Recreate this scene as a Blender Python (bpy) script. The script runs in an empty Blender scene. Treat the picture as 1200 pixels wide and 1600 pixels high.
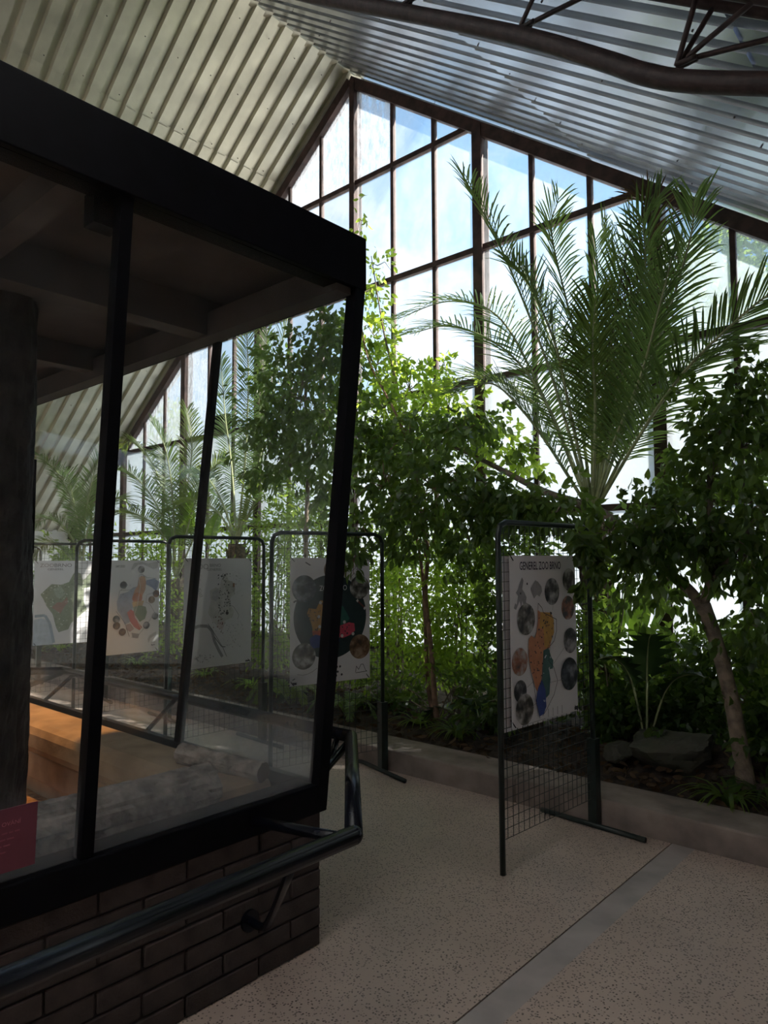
import bpy, bmesh, math, random
import numpy as np
from mathutils import Vector, Matrix
random.seed(11); RNG = np.random.default_rng(11)
S = bpy.context.scene
COL = S.collection
PI = math.pi

# ------------------------------------------------------------------ camera, sky, sun, exposure
FPX, YAW, PITCH, ROLL, EYE = 1107.58, math.radians(41.67), math.radians(3.90), math.radians(-0.235), Vector((0, 0, 1.6))
_f = Vector((-math.sin(YAW)*math.cos(PITCH), math.cos(YAW)*math.cos(PITCH), math.sin(PITCH)))
_r0 = Vector((math.cos(YAW), math.sin(YAW), 0)); _u0 = _r0.cross(_f)
_r = _r0*math.cos(ROLL) + _u0*math.sin(ROLL); _u = _u0*math.cos(ROLL) - _r0*math.sin(ROLL)
cam = bpy.data.cameras.new('camera'); co = bpy.data.objects.new('camera', cam); COL.objects.link(co)
M3 = Matrix((_r, _u, -_f)).transposed()
co.matrix_world = Matrix.Translation(EYE) @ M3.to_4x4()
cam.sensor_fit = 'VERTICAL'; cam.sensor_height = 36.0; cam.lens = 36.0*FPX/1600.0
cam.clip_start = 0.02; cam.clip_end = 400
S.camera = co

S.view_settings.view_transform = 'Standard'; S.view_settings.look = 'None'
S.view_settings.gamma = 1.0; S.view_settings.use_curve_mapping = False
S.view_settings.exposure = 0.66
S.cycles.use_denoising = True
S.cycles.max_bounces = 10; S.cycles.diffuse_bounces = 5; S.cycles.glossy_bounces = 4
S.cycles.transmission_bounces = 8; S.cycles.transparent_max_bounces = 24
S.cycles.sample_clamp_indirect = 6.0

W = bpy.data.worlds.new('sky'); S.world = W; W.use_nodes = True
nt = W.node_tree; nt.nodes.clear()
def wn(t, **k):
    n = nt.nodes.new(t)
    for a, b in k.items(): setattr(n, a, b)
    return n
out = wn('ShaderNodeOutputWorld'); bg = wn('ShaderNodeBackground'); tc = wn('ShaderNodeTexCoord')
sx = wn('ShaderNodeSeparateXYZ'); nt.links.new(tc.outputs['Generated'], sx.inputs[0])
grad = wn('ShaderNodeValToRGB'); nt.links.new(sx.outputs['Z'], grad.inputs[0])
grad.color_ramp.elements[0].position = 0.0; grad.color_ramp.elements[0].color = (0.46, 0.68, 0.90, 1)
grad.color_ramp.elements[1].position = 0.75; grad.color_ramp.elements[1].color = (0.22, 0.49, 0.92, 1)
e = grad.color_ramp.elements.new(0.35); e.color = (0.36, 0.63, 0.95, 1)
mp = wn('ShaderNodeMapping'); mp.inputs['Scale'].default_value = (1, 1, 2.0); mp.inputs['Location'].default_value = (0.35, 0.2, 0.1)
nt.links.new(tc.outputs['Generated'], mp.inputs[0])
ns = wn('ShaderNodeTexNoise'); ns.inputs['Scale'].default_value = 2.6; ns.inputs['Detail'].default_value = 7; ns.inputs['Roughness'].default_value = 0.58
nt.links.new(mp.outputs[0], ns.inputs[0])
cr = wn('ShaderNodeValToRGB'); nt.links.new(ns.outputs[0], cr.inputs[0])
cr.color_ramp.elements[0].position = 0.47; cr.color_ramp.elements[0].color = (0, 0, 0, 1)
cr.color_ramp.elements[1].position = 0.68; cr.color_ramp.elements[1].color = (1, 1, 1, 1)
mx = wn('ShaderNodeMixRGB'); nt.links.new(cr.outputs[0], mx.inputs[0]); nt.links.new(grad.outputs[0], mx.inputs[1]); mx.inputs[2].default_value = (0.98, 1.0, 1.04, 1)
nt.links.new(mx.outputs[0], bg.inputs[0]); bg.inputs[1].default_value = 0.84
nt.links.new(bg.outputs[0], out.inputs[0])

SUN_DIR = Vector((0.62, 0.47, 0.63)).normalized()
sl = bpy.data.lights.new('sun', 'SUN'); sl.energy = 13.0; sl.angle = math.radians(0.6); sl.color = (1.0, 0.93, 0.82)
so = bpy.data.objects.new('sun', sl); COL.objects.link(so); so.rotation_euler = SUN_DIR.to_track_quat('Z', 'Y').to_euler()
so.location = (8, 12, 20)

# ------------------------------------------------------------------ helpers
def at(px, py, y):
    """point of the plane y = const seen at this spot of the photograph"""
    d = _r*((px-600)/FPX) + _u*((800-py)/FPX) + _f
    return EYE + d*(y/d.y)

def mat(name, col, rough=0.6, metal=0.0, var=0.0, vscale=8.0, bump=0.0, bscale=40.0, spec=0.5, col2=None, island=0.0, coords='Object'):
    m = bpy.data.materials.new(name); m.use_nodes = True
    t = m.node_tree; b = t.nodes['Principled BSDF']
    b.inputs['Roughness'].default_value = rough; b.inputs['Metallic'].default_value = metal
    b.inputs['Specular IOR Level'].default_value = spec
    c4 = (*col, 1)
    b.inputs['Base Color'].default_value = c4
    src = None
    if var > 0 or col2:
        tcn = t.nodes.new('ShaderNodeTexCoord'); n = t.nodes.new('ShaderNodeTexNoise')
        n.inputs['Scale'].default_value = vscale; n.inputs['Detail'].default_value = 6
        t.links.new(tcn.outputs[coords], n.inputs[0])
        r = t.nodes.new('ShaderNodeValToRGB'); t.links.new(n.outputs[0], r.inputs[0])
        lo = col2 if col2 else tuple(c*(1-var) for c in col); hi = col if col2 else tuple(min(1, c*(1+var)) for c in col)
        r.color_ramp.elements[0].position = 0.35; r.color_ramp.elements[0].color = (*lo, 1)
        r.color_ramp.elements[1].position = 0.65; r.color_ramp.elements[1].color = (*hi, 1)
        src = r.outputs[0]
    if island > 0:
        g = t.nodes.new('ShaderNodeNewGeometry'); oi = t.nodes.new('ShaderNodeObjectInfo')
        ad = t.nodes.new('ShaderNodeMath'); ad.operation = 'ADD'
        t.links.new(g.outputs['Random Per Island'], ad.inputs[0]); t.links.new(oi.outputs['Random'], ad.inputs[1])
        fr = t.nodes.new('ShaderNodeMath'); fr.operation = 'FRACT'; t.links.new(ad.outputs[0], fr.inputs[0])
        mr = t.nodes.new('ShaderNodeMapRange'); t.links.new(fr.outputs[0], mr.inputs[0])
        mr.inputs['To Min'].default_value = 1-island; mr.inputs['To Max'].default_value = 1+island
        hs = t.nodes.new('ShaderNodeHueSaturation'); t.links.new(mr.outputs[0], hs.inputs['Value'])
        if src: t.links.new(src, hs.inputs['Color'])
        else: hs.inputs['Color'].default_value = c4
        src = hs.outputs[0]
    if src: t.links.new(src, b.inputs['Base Color'])
    if bump > 0:
        tcn = t.nodes.new('ShaderNodeTexCoord'); n = t.nodes.new('ShaderNodeTexNoise')
        n.inputs['Scale'].default_value = bscale; n.inputs['Detail'].default_value = 5
        t.links.new(tcn.outputs[coords], n.inputs[0])
        bp = t.nodes.new('ShaderNodeBump'); bp.inputs['Strength'].default_value = bump; bp.inputs['Distance'].default_value = 0.02
        t.links.new(n.outputs[0], bp.inputs['Height']); t.links.new(bp.outputs[0], b.inputs['Normal'])
    m['src'] = 1
    return m

def leaf_mat(name, col, tcol, tr=0.4, rough=0.35, island=0.35):
    m = mat(name, col, rough, island=island, spec=0.45)
    t = m.node_tree; b = t.nodes['Principled BSDF']; o = t.nodes['Material Output']
    tl = t.nodes.new('ShaderNodeBsdfTranslucent'); tl.inputs[0].default_value = (*tcol, 1)
    x = t.nodes.new('ShaderNodeMixShader'); x.inputs[0].default_value = tr
    t.links.new(b.outputs[0], x.inputs[1]); t.links.new(tl.outputs[0], x.inputs[2]); t.links.new(x.outputs[0], o.inputs[0])
    return m

def glass_mat(name, dirt, dcol, transl=0.6, gloss=0.06, nscale=3.0, contrast=(0.3, 0.75), tint=(1, 1, 1), streak=1.0, zfade=None):
    """thin pane: see-through, faint reflection, and a film of dirt of uneven density"""
    m = bpy.data.materials.new(name); m.use_nodes = True; t = m.node_tree; t.nodes.clear()
    N = t.nodes.new; L = t.links.new
    o = N('ShaderNodeOutputMaterial'); tr = N('ShaderNodeBsdfTransparent'); tr.inputs[0].default_value = (*tint, 1)
    gl = N('ShaderNodeBsdfGlossy'); gl.inputs['Roughness'].default_value = 0.03
    d = N('ShaderNodeBsdfDiffuse'); d.inputs[0].default_value = (*dcol, 1)
    tl = N('ShaderNodeBsdfTranslucent'); tl.inputs[0].default_value = (*dcol, 1)
    dm = N('ShaderNodeMixShader'); dm.inputs[0].default_value = transl; L(d.outputs[0], dm.inputs[1]); L(tl.outputs[0], dm.inputs[2])
    tc = N('ShaderNodeTexCoord'); mp = N('ShaderNodeMapping'); mp.inputs['Scale'].default_value = (streak, streak, 1.0)
    L(tc.outputs['Object'], mp.inputs[0])
    n = N('ShaderNodeTexNoise'); n.inputs['Scale'].default_value = nscale; n.inputs['Detail'].default_value = 8; n.inputs['Roughness'].default_value = 0.65
    L(mp.outputs[0], n.inputs[0])
    mr = N('ShaderNodeMapRange'); L(n.outputs[0], mr.inputs[0])
    mr.inputs['From Min'].default_value, mr.inputs['From Max'].default_value = contrast
    mr.inputs['To Min'].default_value, mr.inputs['To Max'].default_value = dirt
    fac = mr.outputs[0]
    if zfade:
        z0, z1, amt = zfade
        sp = N('ShaderNodeSeparateXYZ'); L(tc.outputs['Object'], sp.inputs[0])
        zr = N('ShaderNodeMapRange'); zr.interpolation_type = 'SMOOTHSTEP'; L(sp.outputs['Z'], zr.inputs[0])
        zr.inputs['From Min'].default_value = z0; zr.inputs['From Max'].default_value = z1
        zr.inputs['To Min'].default_value = amt; zr.inputs['To Max'].default_value = 0
        mu = N('ShaderNodeMath'); mu.operation = 'MULTIPLY'; L(zr.outputs[0], mu.inputs[0]); L(n.outputs[0], mu.inputs[1])
        ad = N('ShaderNodeMath'); ad.operation = 'ADD'; ad.use_clamp = True; L(mu.outputs[0], ad.inputs[0]); L(fac, ad.inputs[1]); fac = ad.outputs[0]
    x1 = N('ShaderNodeMixShader'); L(fac, x1.inputs[0]); L(tr.outputs[0], x1.inputs[1]); L(dm.outputs[0], x1.inputs[2])
    fz = N('ShaderNodeLayerWeight'); fz.inputs[0].default_value = 0.25
    fm = N('ShaderNodeMath'); fm.operation = 'MULTIPLY'; L(fz.outputs['Fresnel'], fm.inputs[0]); fm.inputs[1].default_value = gloss*4
    x2 = N('ShaderNodeMixShader'); L(fm.outputs[0], x2.inputs[0]); L(x1.outputs[0], x2.inputs[1]); L(gl.outputs[0], x2.inputs[2])
    L(x2.outputs[0], o.inputs[0])
    return m

class MB:
    def __init__(s): s.v = []; s.f = []
    def add(s, vs, fs):
        k = len(s.v); s.v.extend([tuple(p) for p in vs]); s.f.extend([tuple(i+k for i in q) for q in fs]); return s
    def box(s, a, b):
        x0, y0, z0 = a; x1, y1, z1 = b
        return s.add([(x0,y0,z0),(x1,y0,z0),(x1,y1,z0),(x0,y1,z0),(x0,y0,z1),(x1,y0,z1),(x1,y1,z1),(x0,y1,z1)],
                     [(0,3,2,1),(4,5,6,7),(0,1,5,4),(1,2,6,5),(2,3,7,6),(3,0,4,7)])
    def beam(s, p, q, w, h, up=(0, 0, 1)):
        """rectangular bar from p to q"""
        p, q = Vector(p), Vector(q); d = (q-p).normalized(); up = Vector(up)
        a = d.cross(up)
        if a.length < 1e-4: a = d.cross(Vector((0, 1, 0)))
        a.normalize(); b = a.cross(d).normalized(); a *= w/2; b *= h/2
        vs = [p-a-b, p+a-b, p+a+b, p-a+b, q-a-b, q+a-b, q+a+b, q-a+b]
        return s.add(vs, [(0,3,2,1),(4,5,6,7),(0,1,5,4),(1,2,6,5),(2,3,7,6),(3,0,4,7)])
    def tube(s, pts, rad, n=8, cap=True):
        pts = [Vector(p) for p in pts]; k = len(pts)
        if not hasattr(rad, '__len__'): rad = [rad]*k
        t0 = (pts[1]-pts[0]).normalized(); a = t0.orthogonal().normalized(); vs = []; fs = []
        for i, p in enumerate(pts):
            if i == 0: t = t0; sc = 1
            elif i == k-1: t = (pts[-1]-pts[-2]).normalized(); sc = 1
            else:
                d0 = (pts[i]-pts[i-1]).normalized(); d1 = (pts[i+1]-pts[i]).normalized(); t = d0+d1
                t = d1 if t.length < 1e-5 else t.normalized()
            a = (a - t*a.dot(t))
            a = t.orthogonal().normalized() if a.length < 1e-6 else a.normalized()
            b = t.cross(a)
            for j in range(n):
                g = 2*PI*j/n; vs.append(p + (a*math.cos(g)+b*math.sin(g))*rad[i])
        for i in range(k-1):
            for j in range(n):
                j2 = (j+1) % n; fs.append((i*n+j, i*n+j2, (i+1)*n+j2, (i+1)*n+j))
        if cap: fs.append(tuple(range(n-1, -1, -1))); fs.append(tuple((k-1)*n+j for j in range(n)))
        return s.add(vs, fs)
    def prism(s, poly, d):
        """planar polygon (3-D points) thickened by vector d"""
        n = len(poly); d = Vector(d); p = [Vector(q) for q in poly]
        return s.add(p+[q+d for q in p], [tuple(range(n-1, -1, -1)), tuple(range(n, 2*n))]+[(i, (i+1) % n, n+(i+1) % n, n+i) for i in range(n)])
    def obj(s, name, m, parent=None, smooth=False, bevel=0):
        me = bpy.data.meshes.new(name); me.from_pydata(s.v, [], s.f); me.update()
        return link(name, me, m, parent, smooth, bevel)

def link(name, me, m, parent=None, smooth=False, bevel=0, loc=None):
    o = bpy.data.objects.new(name, me); COL.objects.link(o)
    if m is not None and not me.materials: me.materials.append(m)
    if parent is not None: o.parent = parent
    if smooth: me.polygons.foreach_set('use_smooth', [True]*len(me.polygons))
    if bevel:
        b = o.modifiers.new('bevel', 'BEVEL'); b.width = bevel; b.segments = 2; b.limit_method = 'ANGLE'
    if loc is not None: o.location = loc
    return o

def tag(o, label, cat, group=None, kind=None):
    o['label'] = label; o['category'] = cat
    if group: o['group'] = group
    if kind: o['kind'] = kind
    return o
def empty(name, loc=(0, 0, 0)):
    o = bpy.data.objects.new(name, None); o.empty_display_size = 0.1; COL.objects.link(o); o.location = loc; return o
def thing(name, label, cat, loc=(0, 0, 0), group=None): return tag(empty(name, loc), label, cat, group)
def struct(o): o['kind'] = 'structure'; return o
def rel(pts, o):
    """points given in the world, made local to an unrotated parent"""
    l = Vector(o.location); return [Vector(p)-l for p in pts]

def smooth_path(pts, k=6):
    """Catmull-Rom through the points"""
    P = [Vector(p) for p in pts]; P = [P[0]*2-P[1]]+P+[P[-1]*2-P[-2]]; r = []
    for i in range(1, len(P)-2):
        for j in range(k):
            t = j/k; a, b, c, d = P[i-1], P[i], P[i+1], P[i+2]
            r.append(0.5*((2*b)+(c-a)*t+(2*a-5*b+4*c-d)*t*t+(3*b-a-3*c+d)*t**3))
    r.append(P[-2]); return r

# ------------------------------------------------------------------ materials
M = {}
M['rust'] = mat('rusty_brown_steel', (0.060, 0.032, 0.028), 0.65, var=0.45, vscale=9, bump=0.15)
M['roof'] = mat('galvanised_sheet', (0.56, 0.54, 0.44), 0.32, metal=0.6, var=0.16, vscale=2.2, bump=0.03, bscale=14, coords='Object')
M['added_skylight'] = leaf_mat('added_skylight_sheet', (0.7, 0.66, 0.58), (0.74, 0.76, 0.78), 0.6, rough=0.5, island=0.05)  # translucent sheeting added out of view to light the interior
M['roof_right'] = mat('darker_roof_sheet', (0.37, 0.39, 0.42), 0.27, metal=0.8, var=0.14, vscale=2.5, bump=0.03, bscale=14)  # darker, bluer metal used on the right slope only
M['roof_pink'] = mat('pale_pink_sheet', (0.72, 0.55, 0.50), 0.5, metal=0.2, var=0.1, vscale=3)  # paler, pinker colour for the lowest right-slope sheets
M['pipe'] = mat('brown_painted_pipe', (0.040, 0.026, 0.026), 0.55, var=0.4, vscale=22, bump=0.15, bscale=60)
M['black'] = mat('black_paint', (0.0028, 0.0028, 0.0045), 0.6, var=0.25, vscale=10, spec=0.10)
M['rail'] = mat('blue_black_gloss_paint', (0.005, 0.006, 0.011), 0.24, var=0.3, vscale=14, spec=0.28)
M['ceil'] = mat('dark_plywood', (0.060, 0.048, 0.040), 0.7, var=0.3, vscale=3, bump=0.05)
M['block'] = mat('brown_wall_block', (0.046, 0.034, 0.031), 0.9, var=0.3, vscale=11, bump=0.25, bscale=60, island=0.12)
M['mortar'] = mat('dark_mortar', (0.034, 0.026, 0.025), 0.9, var=0.3, vscale=20)
M['plaster'] = mat('sandy_plaster', (0.36, 0.26, 0.17), 0.85, var=0.18, vscale=7, bump=0.2, bscale=30)
M['sand'] = mat('orange_sand', (0.38, 0.22, 0.10), 0.95, var=0.35, vscale=26, bump=0.5, bscale=70)
M['bark'] = mat('dark_bark', (0.026, 0.021, 0.019), 0.9, var=0.6, vscale=9, bump=0.8, bscale=22)
M['bark_log'] = mat('grey_ridged_bark', (0.26, 0.225, 0.20), 0.9, var=0.5, vscale=14, bump=0.8, bscale=30)
M['wood_end'] = mat('old_cut_wood', (0.12, 0.09, 0.07), 0.9, var=0.3, vscale=20)
M['curb'] = mat('weathered_concrete', (0.25, 0.205, 0.182), 0.85, var=0.34, vscale=4, bump=0.2, bscale=40)
M['white'] = mat('white_limewash', (0.72, 0.72, 0.70), 0.8, var=0.08, vscale=3)
M['soil'] = mat('dark_soil', (0.045, 0.032, 0.024), 0.95, var=0.5, vscale=14, bump=0.7, bscale=30)
M['rock'] = mat('mossy_grey_rock', (0.075, 0.072, 0.058), 0.9, col2=(0.055, 0.06, 0.04), vscale=5, bump=0.7, bscale=12)
M['panel'] = mat('dark_green_panel_paint', (0.012, 0.022, 0.020), 0.35, var=0.25, vscale=20, spec=0.5)
M['wire'] = mat('dark_wire', (0.014, 0.020, 0.019), 0.4, spec=0.5)
M['paper'] = mat('poster_paper', (0.74, 0.73, 0.76), 0.55, var=0.025, vscale=3, spec=0.3)
M['pink'] = mat('dark_pink_card', (0.17, 0.040, 0.068), 0.5, var=0.08, vscale=6)
M['trunk'] = mat('ficus_bark', (0.185, 0.145, 0.11), 0.85, var=0.35, vscale=16, bump=0.35, bscale=40)
M['trunk_red'] = mat('reddish_ficus_bark', (0.21, 0.125, 0.085), 0.85, var=0.35, vscale=18, bump=0.3, bscale=40)
M['fibre'] = mat('palm_trunk_fibre', (0.13, 0.095, 0.06), 0.95, var=0.5, vscale=30, bump=0.6, bscale=60)
M['rachis'] = mat('palm_leaf_stalk', (0.30, 0.33, 0.17), 0.5, var=0.2, vscale=12)
M['leaf_dark'] = leaf_mat('dark_glossy_leaf', (0.042, 0.082, 0.028), (0.28, 0.42, 0.06), 0.42)
M['leaf_mid'] = leaf_mat('mid_green_leaf', (0.072, 0.142, 0.036), (0.42, 0.58, 0.08), 0.5)
M['leaf_light'] = leaf_mat('light_green_leaf', (0.12, 0.23, 0.042), (0.56, 0.74, 0.09), 0.55)
M['palm'] = leaf_mat('palm_leaflet', (0.085, 0.140, 0.060), (0.30, 0.44, 0.10), 0.42, rough=0.4, island=0.3)
M['palm_light'] = leaf_mat('pale_palm_leaflet', (0.085, 0.13, 0.04), (0.36, 0.46, 0.09), 0.45, rough=0.4, island=0.3)
M['dead'] = leaf_mat('dry_brown_leaf', (0.085, 0.055, 0.032), (0.14, 0.08, 0.03), 0.25, rough=0.8, island=0.5)
M['big_leaf'] = leaf_mat('big_glossy_leaf', (0.022, 0.046, 0.024), (0.08, 0.15, 0.03), 0.12, rough=0.28, island=0.2)
M['big_leaf_light'] = leaf_mat('big_bright_leaf', (0.07, 0.15, 0.03), (0.38, 0.60, 0.06), 0.5, rough=0.35, island=0.2)
M['gravel'] = mat('pale_gravel', (0.42, 0.41, 0.38), 0.9, var=0.15, vscale=2)
M['pane'] = glass_mat('greenhouse_pane', (0.03, 0.20), (0.80, 0.84, 0.9), 0.75, nscale=1.3, streak=1.6)
M['pane_dirty'] = glass_mat('streaked_dirty_pane', (0.16, 0.62), (0.62, 0.66, 0.72), 0.75, nscale=5.0, streak=2.6, contrast=(0.36, 0.66))
M['pane_frost'] = glass_mat('whitewashed_pane', (0.45, 0.85), (0.50, 0.53, 0.56), 0.8, tint=(0.80, 0.85, 0.88), nscale=2.0, streak=1.3)
M['pane_haze'] = glass_mat('hazy_pane', (0.22, 0.55), (0.52, 0.58, 0.62), 0.75, tint=(0.86, 0.91, 0.93), nscale=2.4, streak=1.5)
M['tank'] = glass_mat('dusty_tank_pane', (0.004, 0.035), (0.60, 0.64, 0.68), 0.4, gloss=0.035, nscale=3.5, contrast=(0.35, 0.8), tint=(0.985, 0.995, 0.995), zfade=(0.64, 1.0, 0.46))

# terrazzo floor
def terrazzo(name, base, chip, chip2):
    m = bpy.data.materials.new(name); m.use_nodes = True; t = m.node_tree; b = t.nodes['Principled BSDF']; N = t.nodes.new; L = t.links.new
    tc = N('ShaderNodeTexCoord')
    v = N('ShaderNodeTexVoronoi'); v.inputs['Scale'].default_value = 88; v.inputs['Randomness'].default_value = 1; L(tc.outputs['Object'], v.inputs[0])
    sz = N('ShaderNodeMath'); sz.operation = 'LESS_THAN'; L(v.outputs['Distance'], sz.inputs[0]); sz.inputs[1].default_value = 0.36
    sr = N('ShaderNodeSeparateColor'); L(v.outputs['Color'], sr.inputs[0])
    pk = N('ShaderNodeMath'); pk.operation = 'LESS_THAN'; L(sr.outputs[0], pk.inputs[0]); pk.inputs[1].default_value = 0.70
    an = N('ShaderNodeMath'); an.operation = 'MULTIPLY'; L(sz.outputs[0], an.inputs[0]); L(pk.outputs[0], an.inputs[1])
    n = N('ShaderNodeTexNoise'); n.inputs['Scale'].default_value = 1.7; n.inputs['Detail'].default_value = 8; L(tc.outputs['Object'], n.inputs[0])
    r = N('ShaderNodeValToRGB'); L(n.outputs[0], r.inputs[0])
    r.color_ramp.elements[0].position = 0.3; r.color_ramp.elements[0].color = (*[c*0.80 for c in base], 1)
    r.color_ramp.elements[1].position = 0.7; r.color_ramp.elements[1].color = (*[c*1.12 for c in base], 1)
    cc = N('ShaderNodeMixRGB'); L(sr.outputs[1], cc.inputs[0]); cc.inputs[1].default_value = (*chip, 1); cc.inputs[2].default_value = (*chip2, 1)
    mx = N('ShaderNodeMixRGB'); L(an.outputs[0], mx.inputs[0]); L(r.outputs[0], mx.inputs[1]); L(cc.outputs[0], mx.inputs[2])
    L(mx.outputs[0], b.inputs['Base Color'])
    rr = N('ShaderNodeMapRange'); L(n.outputs[0], rr.inputs[0]); rr.inputs['To Min'].default_value = 0.26; rr.inputs['To Max'].default_value = 0.50
    L(rr.outputs[0], b.inputs['Roughness'])
    n2 = N('ShaderNodeTexNoise'); n2.inputs['Scale'].default_value = 120; L(tc.outputs['Object'], n2.inputs[0])
    bp = N('ShaderNodeBump'); bp.inputs['Strength'].default_value = 0.25; bp.inputs['Distance'].default_value = 0.004
    L(n2.outputs[0], bp.inputs['Height']); L(bp.outputs[0], b.inputs['Normal'])
    return m
M['terrazzo'] = terrazzo('terrazzo', (0.56, 0.445, 0.38), (0.10, 0.075, 0.065), (0.30, 0.24, 0.21))
M['strip'] = mat('grey_screed', (0.42, 0.375, 0.36), 0.40, var=0.15, vscale=5)

# ------------------------------------------------------------------ the building
RX, RZ, SL, YG = -6.267, 8.025, 0.742, 6.50          # ridge, slope, plane of the glazed gable
EAVE_L, EAVE_R, YB = -14.15, 1.92, -6.0
def roof_z(x): return RZ - SL*abs(x-RX)

floor = struct(empty('floor'))
MB().box((EAVE_L, YB, -0.12), (-1.535, 4.16, 0)).obj('floor_slab', M['terrazzo'], floor)
MB().box((-1.405, YB, -0.12), (EAVE_R, 4.16, 0)).obj('floor_slab', M['terrazzo'], floor)
MB().box((-1.528, YB, -0.12), (-1.405, 4.16, 0.0)).obj('screed_strip', M['strip'], floor)
MB().box((-1.54, YB, -0.13), (-1.52, 4.16, -0.012)).obj('joint_filler', M['mortar'], floor)

# bed edge: cast lengths of concrete kerb
curb = struct(empty('trim_1')); x = EAVE_L
i = 0
while x < EAVE_R:
    x1 = min(x+2.9, EAVE_R)
    MB().box((x+0.002, 4.15, -0.05), (x1-0.002, 4.50, 0.155)).obj('kerb_length', M['curb'], curb, bevel=0.012); x = x1
# side and rear walls (low walls under the eaves)
for nm, x0, x1 in (('wall_left', EAVE_L-0.15, EAVE_L), ('wall_right', EAVE_R, EAVE_R+0.15)):
    zt = roof_z(EAVE_L if x0 < 0 else EAVE_R)+0.05
    struct(MB().box((x0, YB, -0.1), (x1, YG+0.1, zt)).obj(nm, M['white']))
struct(MB().prism([(EAVE_L, YB, -0.1), (EAVE_R, YB, -0.1), (EAVE_R, YB, roof_z(EAVE_R)), (RX, YB, RZ), (EAVE_L, YB, roof_z(EAVE_L))], (0, -0.15, 0)).obj('wall_back', M['white']))
struct(MB().box((EAVE_L, YG-0.08, -0.1), (EAVE_R, YG+0.10, 0.55)).obj('wall_front', M['curb']))

# glazed gable -------------------------------------------------------
gab = struct(empty('window_1'))
posts = [RX+0.055+1.935*k for k in range(-4, 5)]
def below(poly, sgn):
    """clip polygon (x,z) to under the rafter of one slope"""
    def val(p): return (RZ-0.20 - SL*sgn*(p[0]-RX)) - p[1]
    r = []
    for a, b in zip(poly, poly[1:]+poly[:1]):
        va, vb = val(a), val(b)
        if va >= 0: r.append(a)
        if (va > 0) != (vb > 0) and abs(va-vb) > 1e-9:
            t = va/(va-vb); r.append((a[0]+(b[0]-a[0])*t, a[1]+(b[1]-a[1])*t))
    return r
for k, px_ in enumerate(posts):
    if not EAVE_L < px_ < EAVE_R: continue
    h = roof_z(px_)-0.10; w = 0.085 if abs(px_-RX) < 0.3 else 0.12
    m_ = MB().box((px_-w/2, YG-0.13, 0.5), (px_+w/2, YG-0.118, h)); m_.box((px_-w/2, YG+0.01, 0.5), (px_+w/2, YG+0.022, h)); m_.box((px_-0.02, YG-0.12, 0.5), (px_+0.02, YG+0.012, h))
    m_.obj('main_post', M['rust'], gab)
vx = []
for a in posts:
    vx += [a, a+0.645, a+1.29]
vx = [v for v in vx if EAVE_L < v < EAVE_R]
for v in vx:
    if min(abs(v-p) for p in posts) < 0.05: continue
    MB().box((v-0.024, YG-0.075, 0.5), (v+0.024, YG-0.02, roof_z(v)-0.12)).obj('mullion', M['rust'], gab)
zs = [0.56, 2.09, 3.57, 5.05, 6.50]
for z in zs:
    dx = (RZ-0.15-z)/SL; a, b = max(EAVE_L, RX-dx), min(EAVE_R, RX+dx)
    MB().box((a, YG-0.085, z-0.032), (b, YG-0.025, z+0.032)).obj('transom', M['rust'], gab)
for sg, xe in ((-1, EAVE_L), (1, EAVE_R)):
    MB().beam((RX, YG-0.055, RZ-0.12), (xe, YG-0.055, roof_z(xe)-0.12), 0.13, 0.13, up=(sg*SL, 0, 1)).obj('gable_rafter', M['rust'], gab)
edges = [EAVE_L]+vx+[EAVE_R]; rows = zs+[8.2]
rp = random.Random(4)
for xa, xb in zip(edges, edges[1:]):
    for ri, (za, zb) in enumerate(zip(rows, rows[1:])):
        poly = [(xa+0.02, za+0.028), (xb-0.02, za+0.028), (xb-0.02, zb-0.028), (xa+0.02, zb-0.028)]
        xc = (xa+xb)/2
        p = below(below(poly, 1), -1)
        if len(p) < 3: continue
        ar = abs(sum(p[q][0]*p[(q+1) % len(p)][1]-p[(q+1) % len(p)][0]*p[q][1] for q in range(len(p))))/2
        if ar < 0.01: continue
        m_ = M['pane']
        if ri < 2: m_ = M['pane_frost']
        if ri == 2 and xc > -2.4: m_ = M['pane_haze']
        if ri == 3 and xc > -1.8: m_ = M['pane_haze']
        if -7.7 < xc < -5.5 and ri >= 4 or xc < -9.6 and ri >= 2: m_ = M['pane_dirty']
        MB().prism([(q[0], YG-0.045, q[1]) for q in p], (0, 0.004, 0)).obj('pane', m_, gab)

# ribbed roof sheets --------------------------------------------------
ceil = struct(empty('ceiling'))
def sheet_mesh(name, width, length, period=0.216, ph=0.055):
    """trapezoid-ribbed sheet: local x down the slope, y across, z out of the building"""
    prof = []; y = 0.0; n = int(round(width/period))
    for k in range(n):
        prof += [(y, 0), (y+0.122, 0), (y+0.134, ph), (y+0.204, ph)]; y += period
    prof.append((y, 0)); prof.append((y+0.05, 0))
    vs = []; fs = []
    for X in (0, length/2, length):
        for (a, b) in prof: vs.append((X, a, b))
    k = len(prof)
    for r in range(2):
        for j in range(k-1): fs.append((r*k+j, r*k+j+1, (r+1)*k+j+1, (r+1)*k+j))
    me = bpy.data.meshes.new(name); me.from_pydata(vs, [], fs); me.update(); me.materials.append(M['roof'])
    return me
cosA = 1/math.sqrt(1+SL*SL); sinA = SL*cosA
runs_of = {-1: [(0.0, 1.40, 0), (1.385, 5.74, 1), (5.725, 9.0, 2)], 1: [(0.0, 3.30, 0), (3.285, 5.40, 1), (5.385, 9.0, 2)]}
SW = 0.216*4
nsh = int((YG+0.1-YB)/SW)+1
roof_mesh = {}
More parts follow.
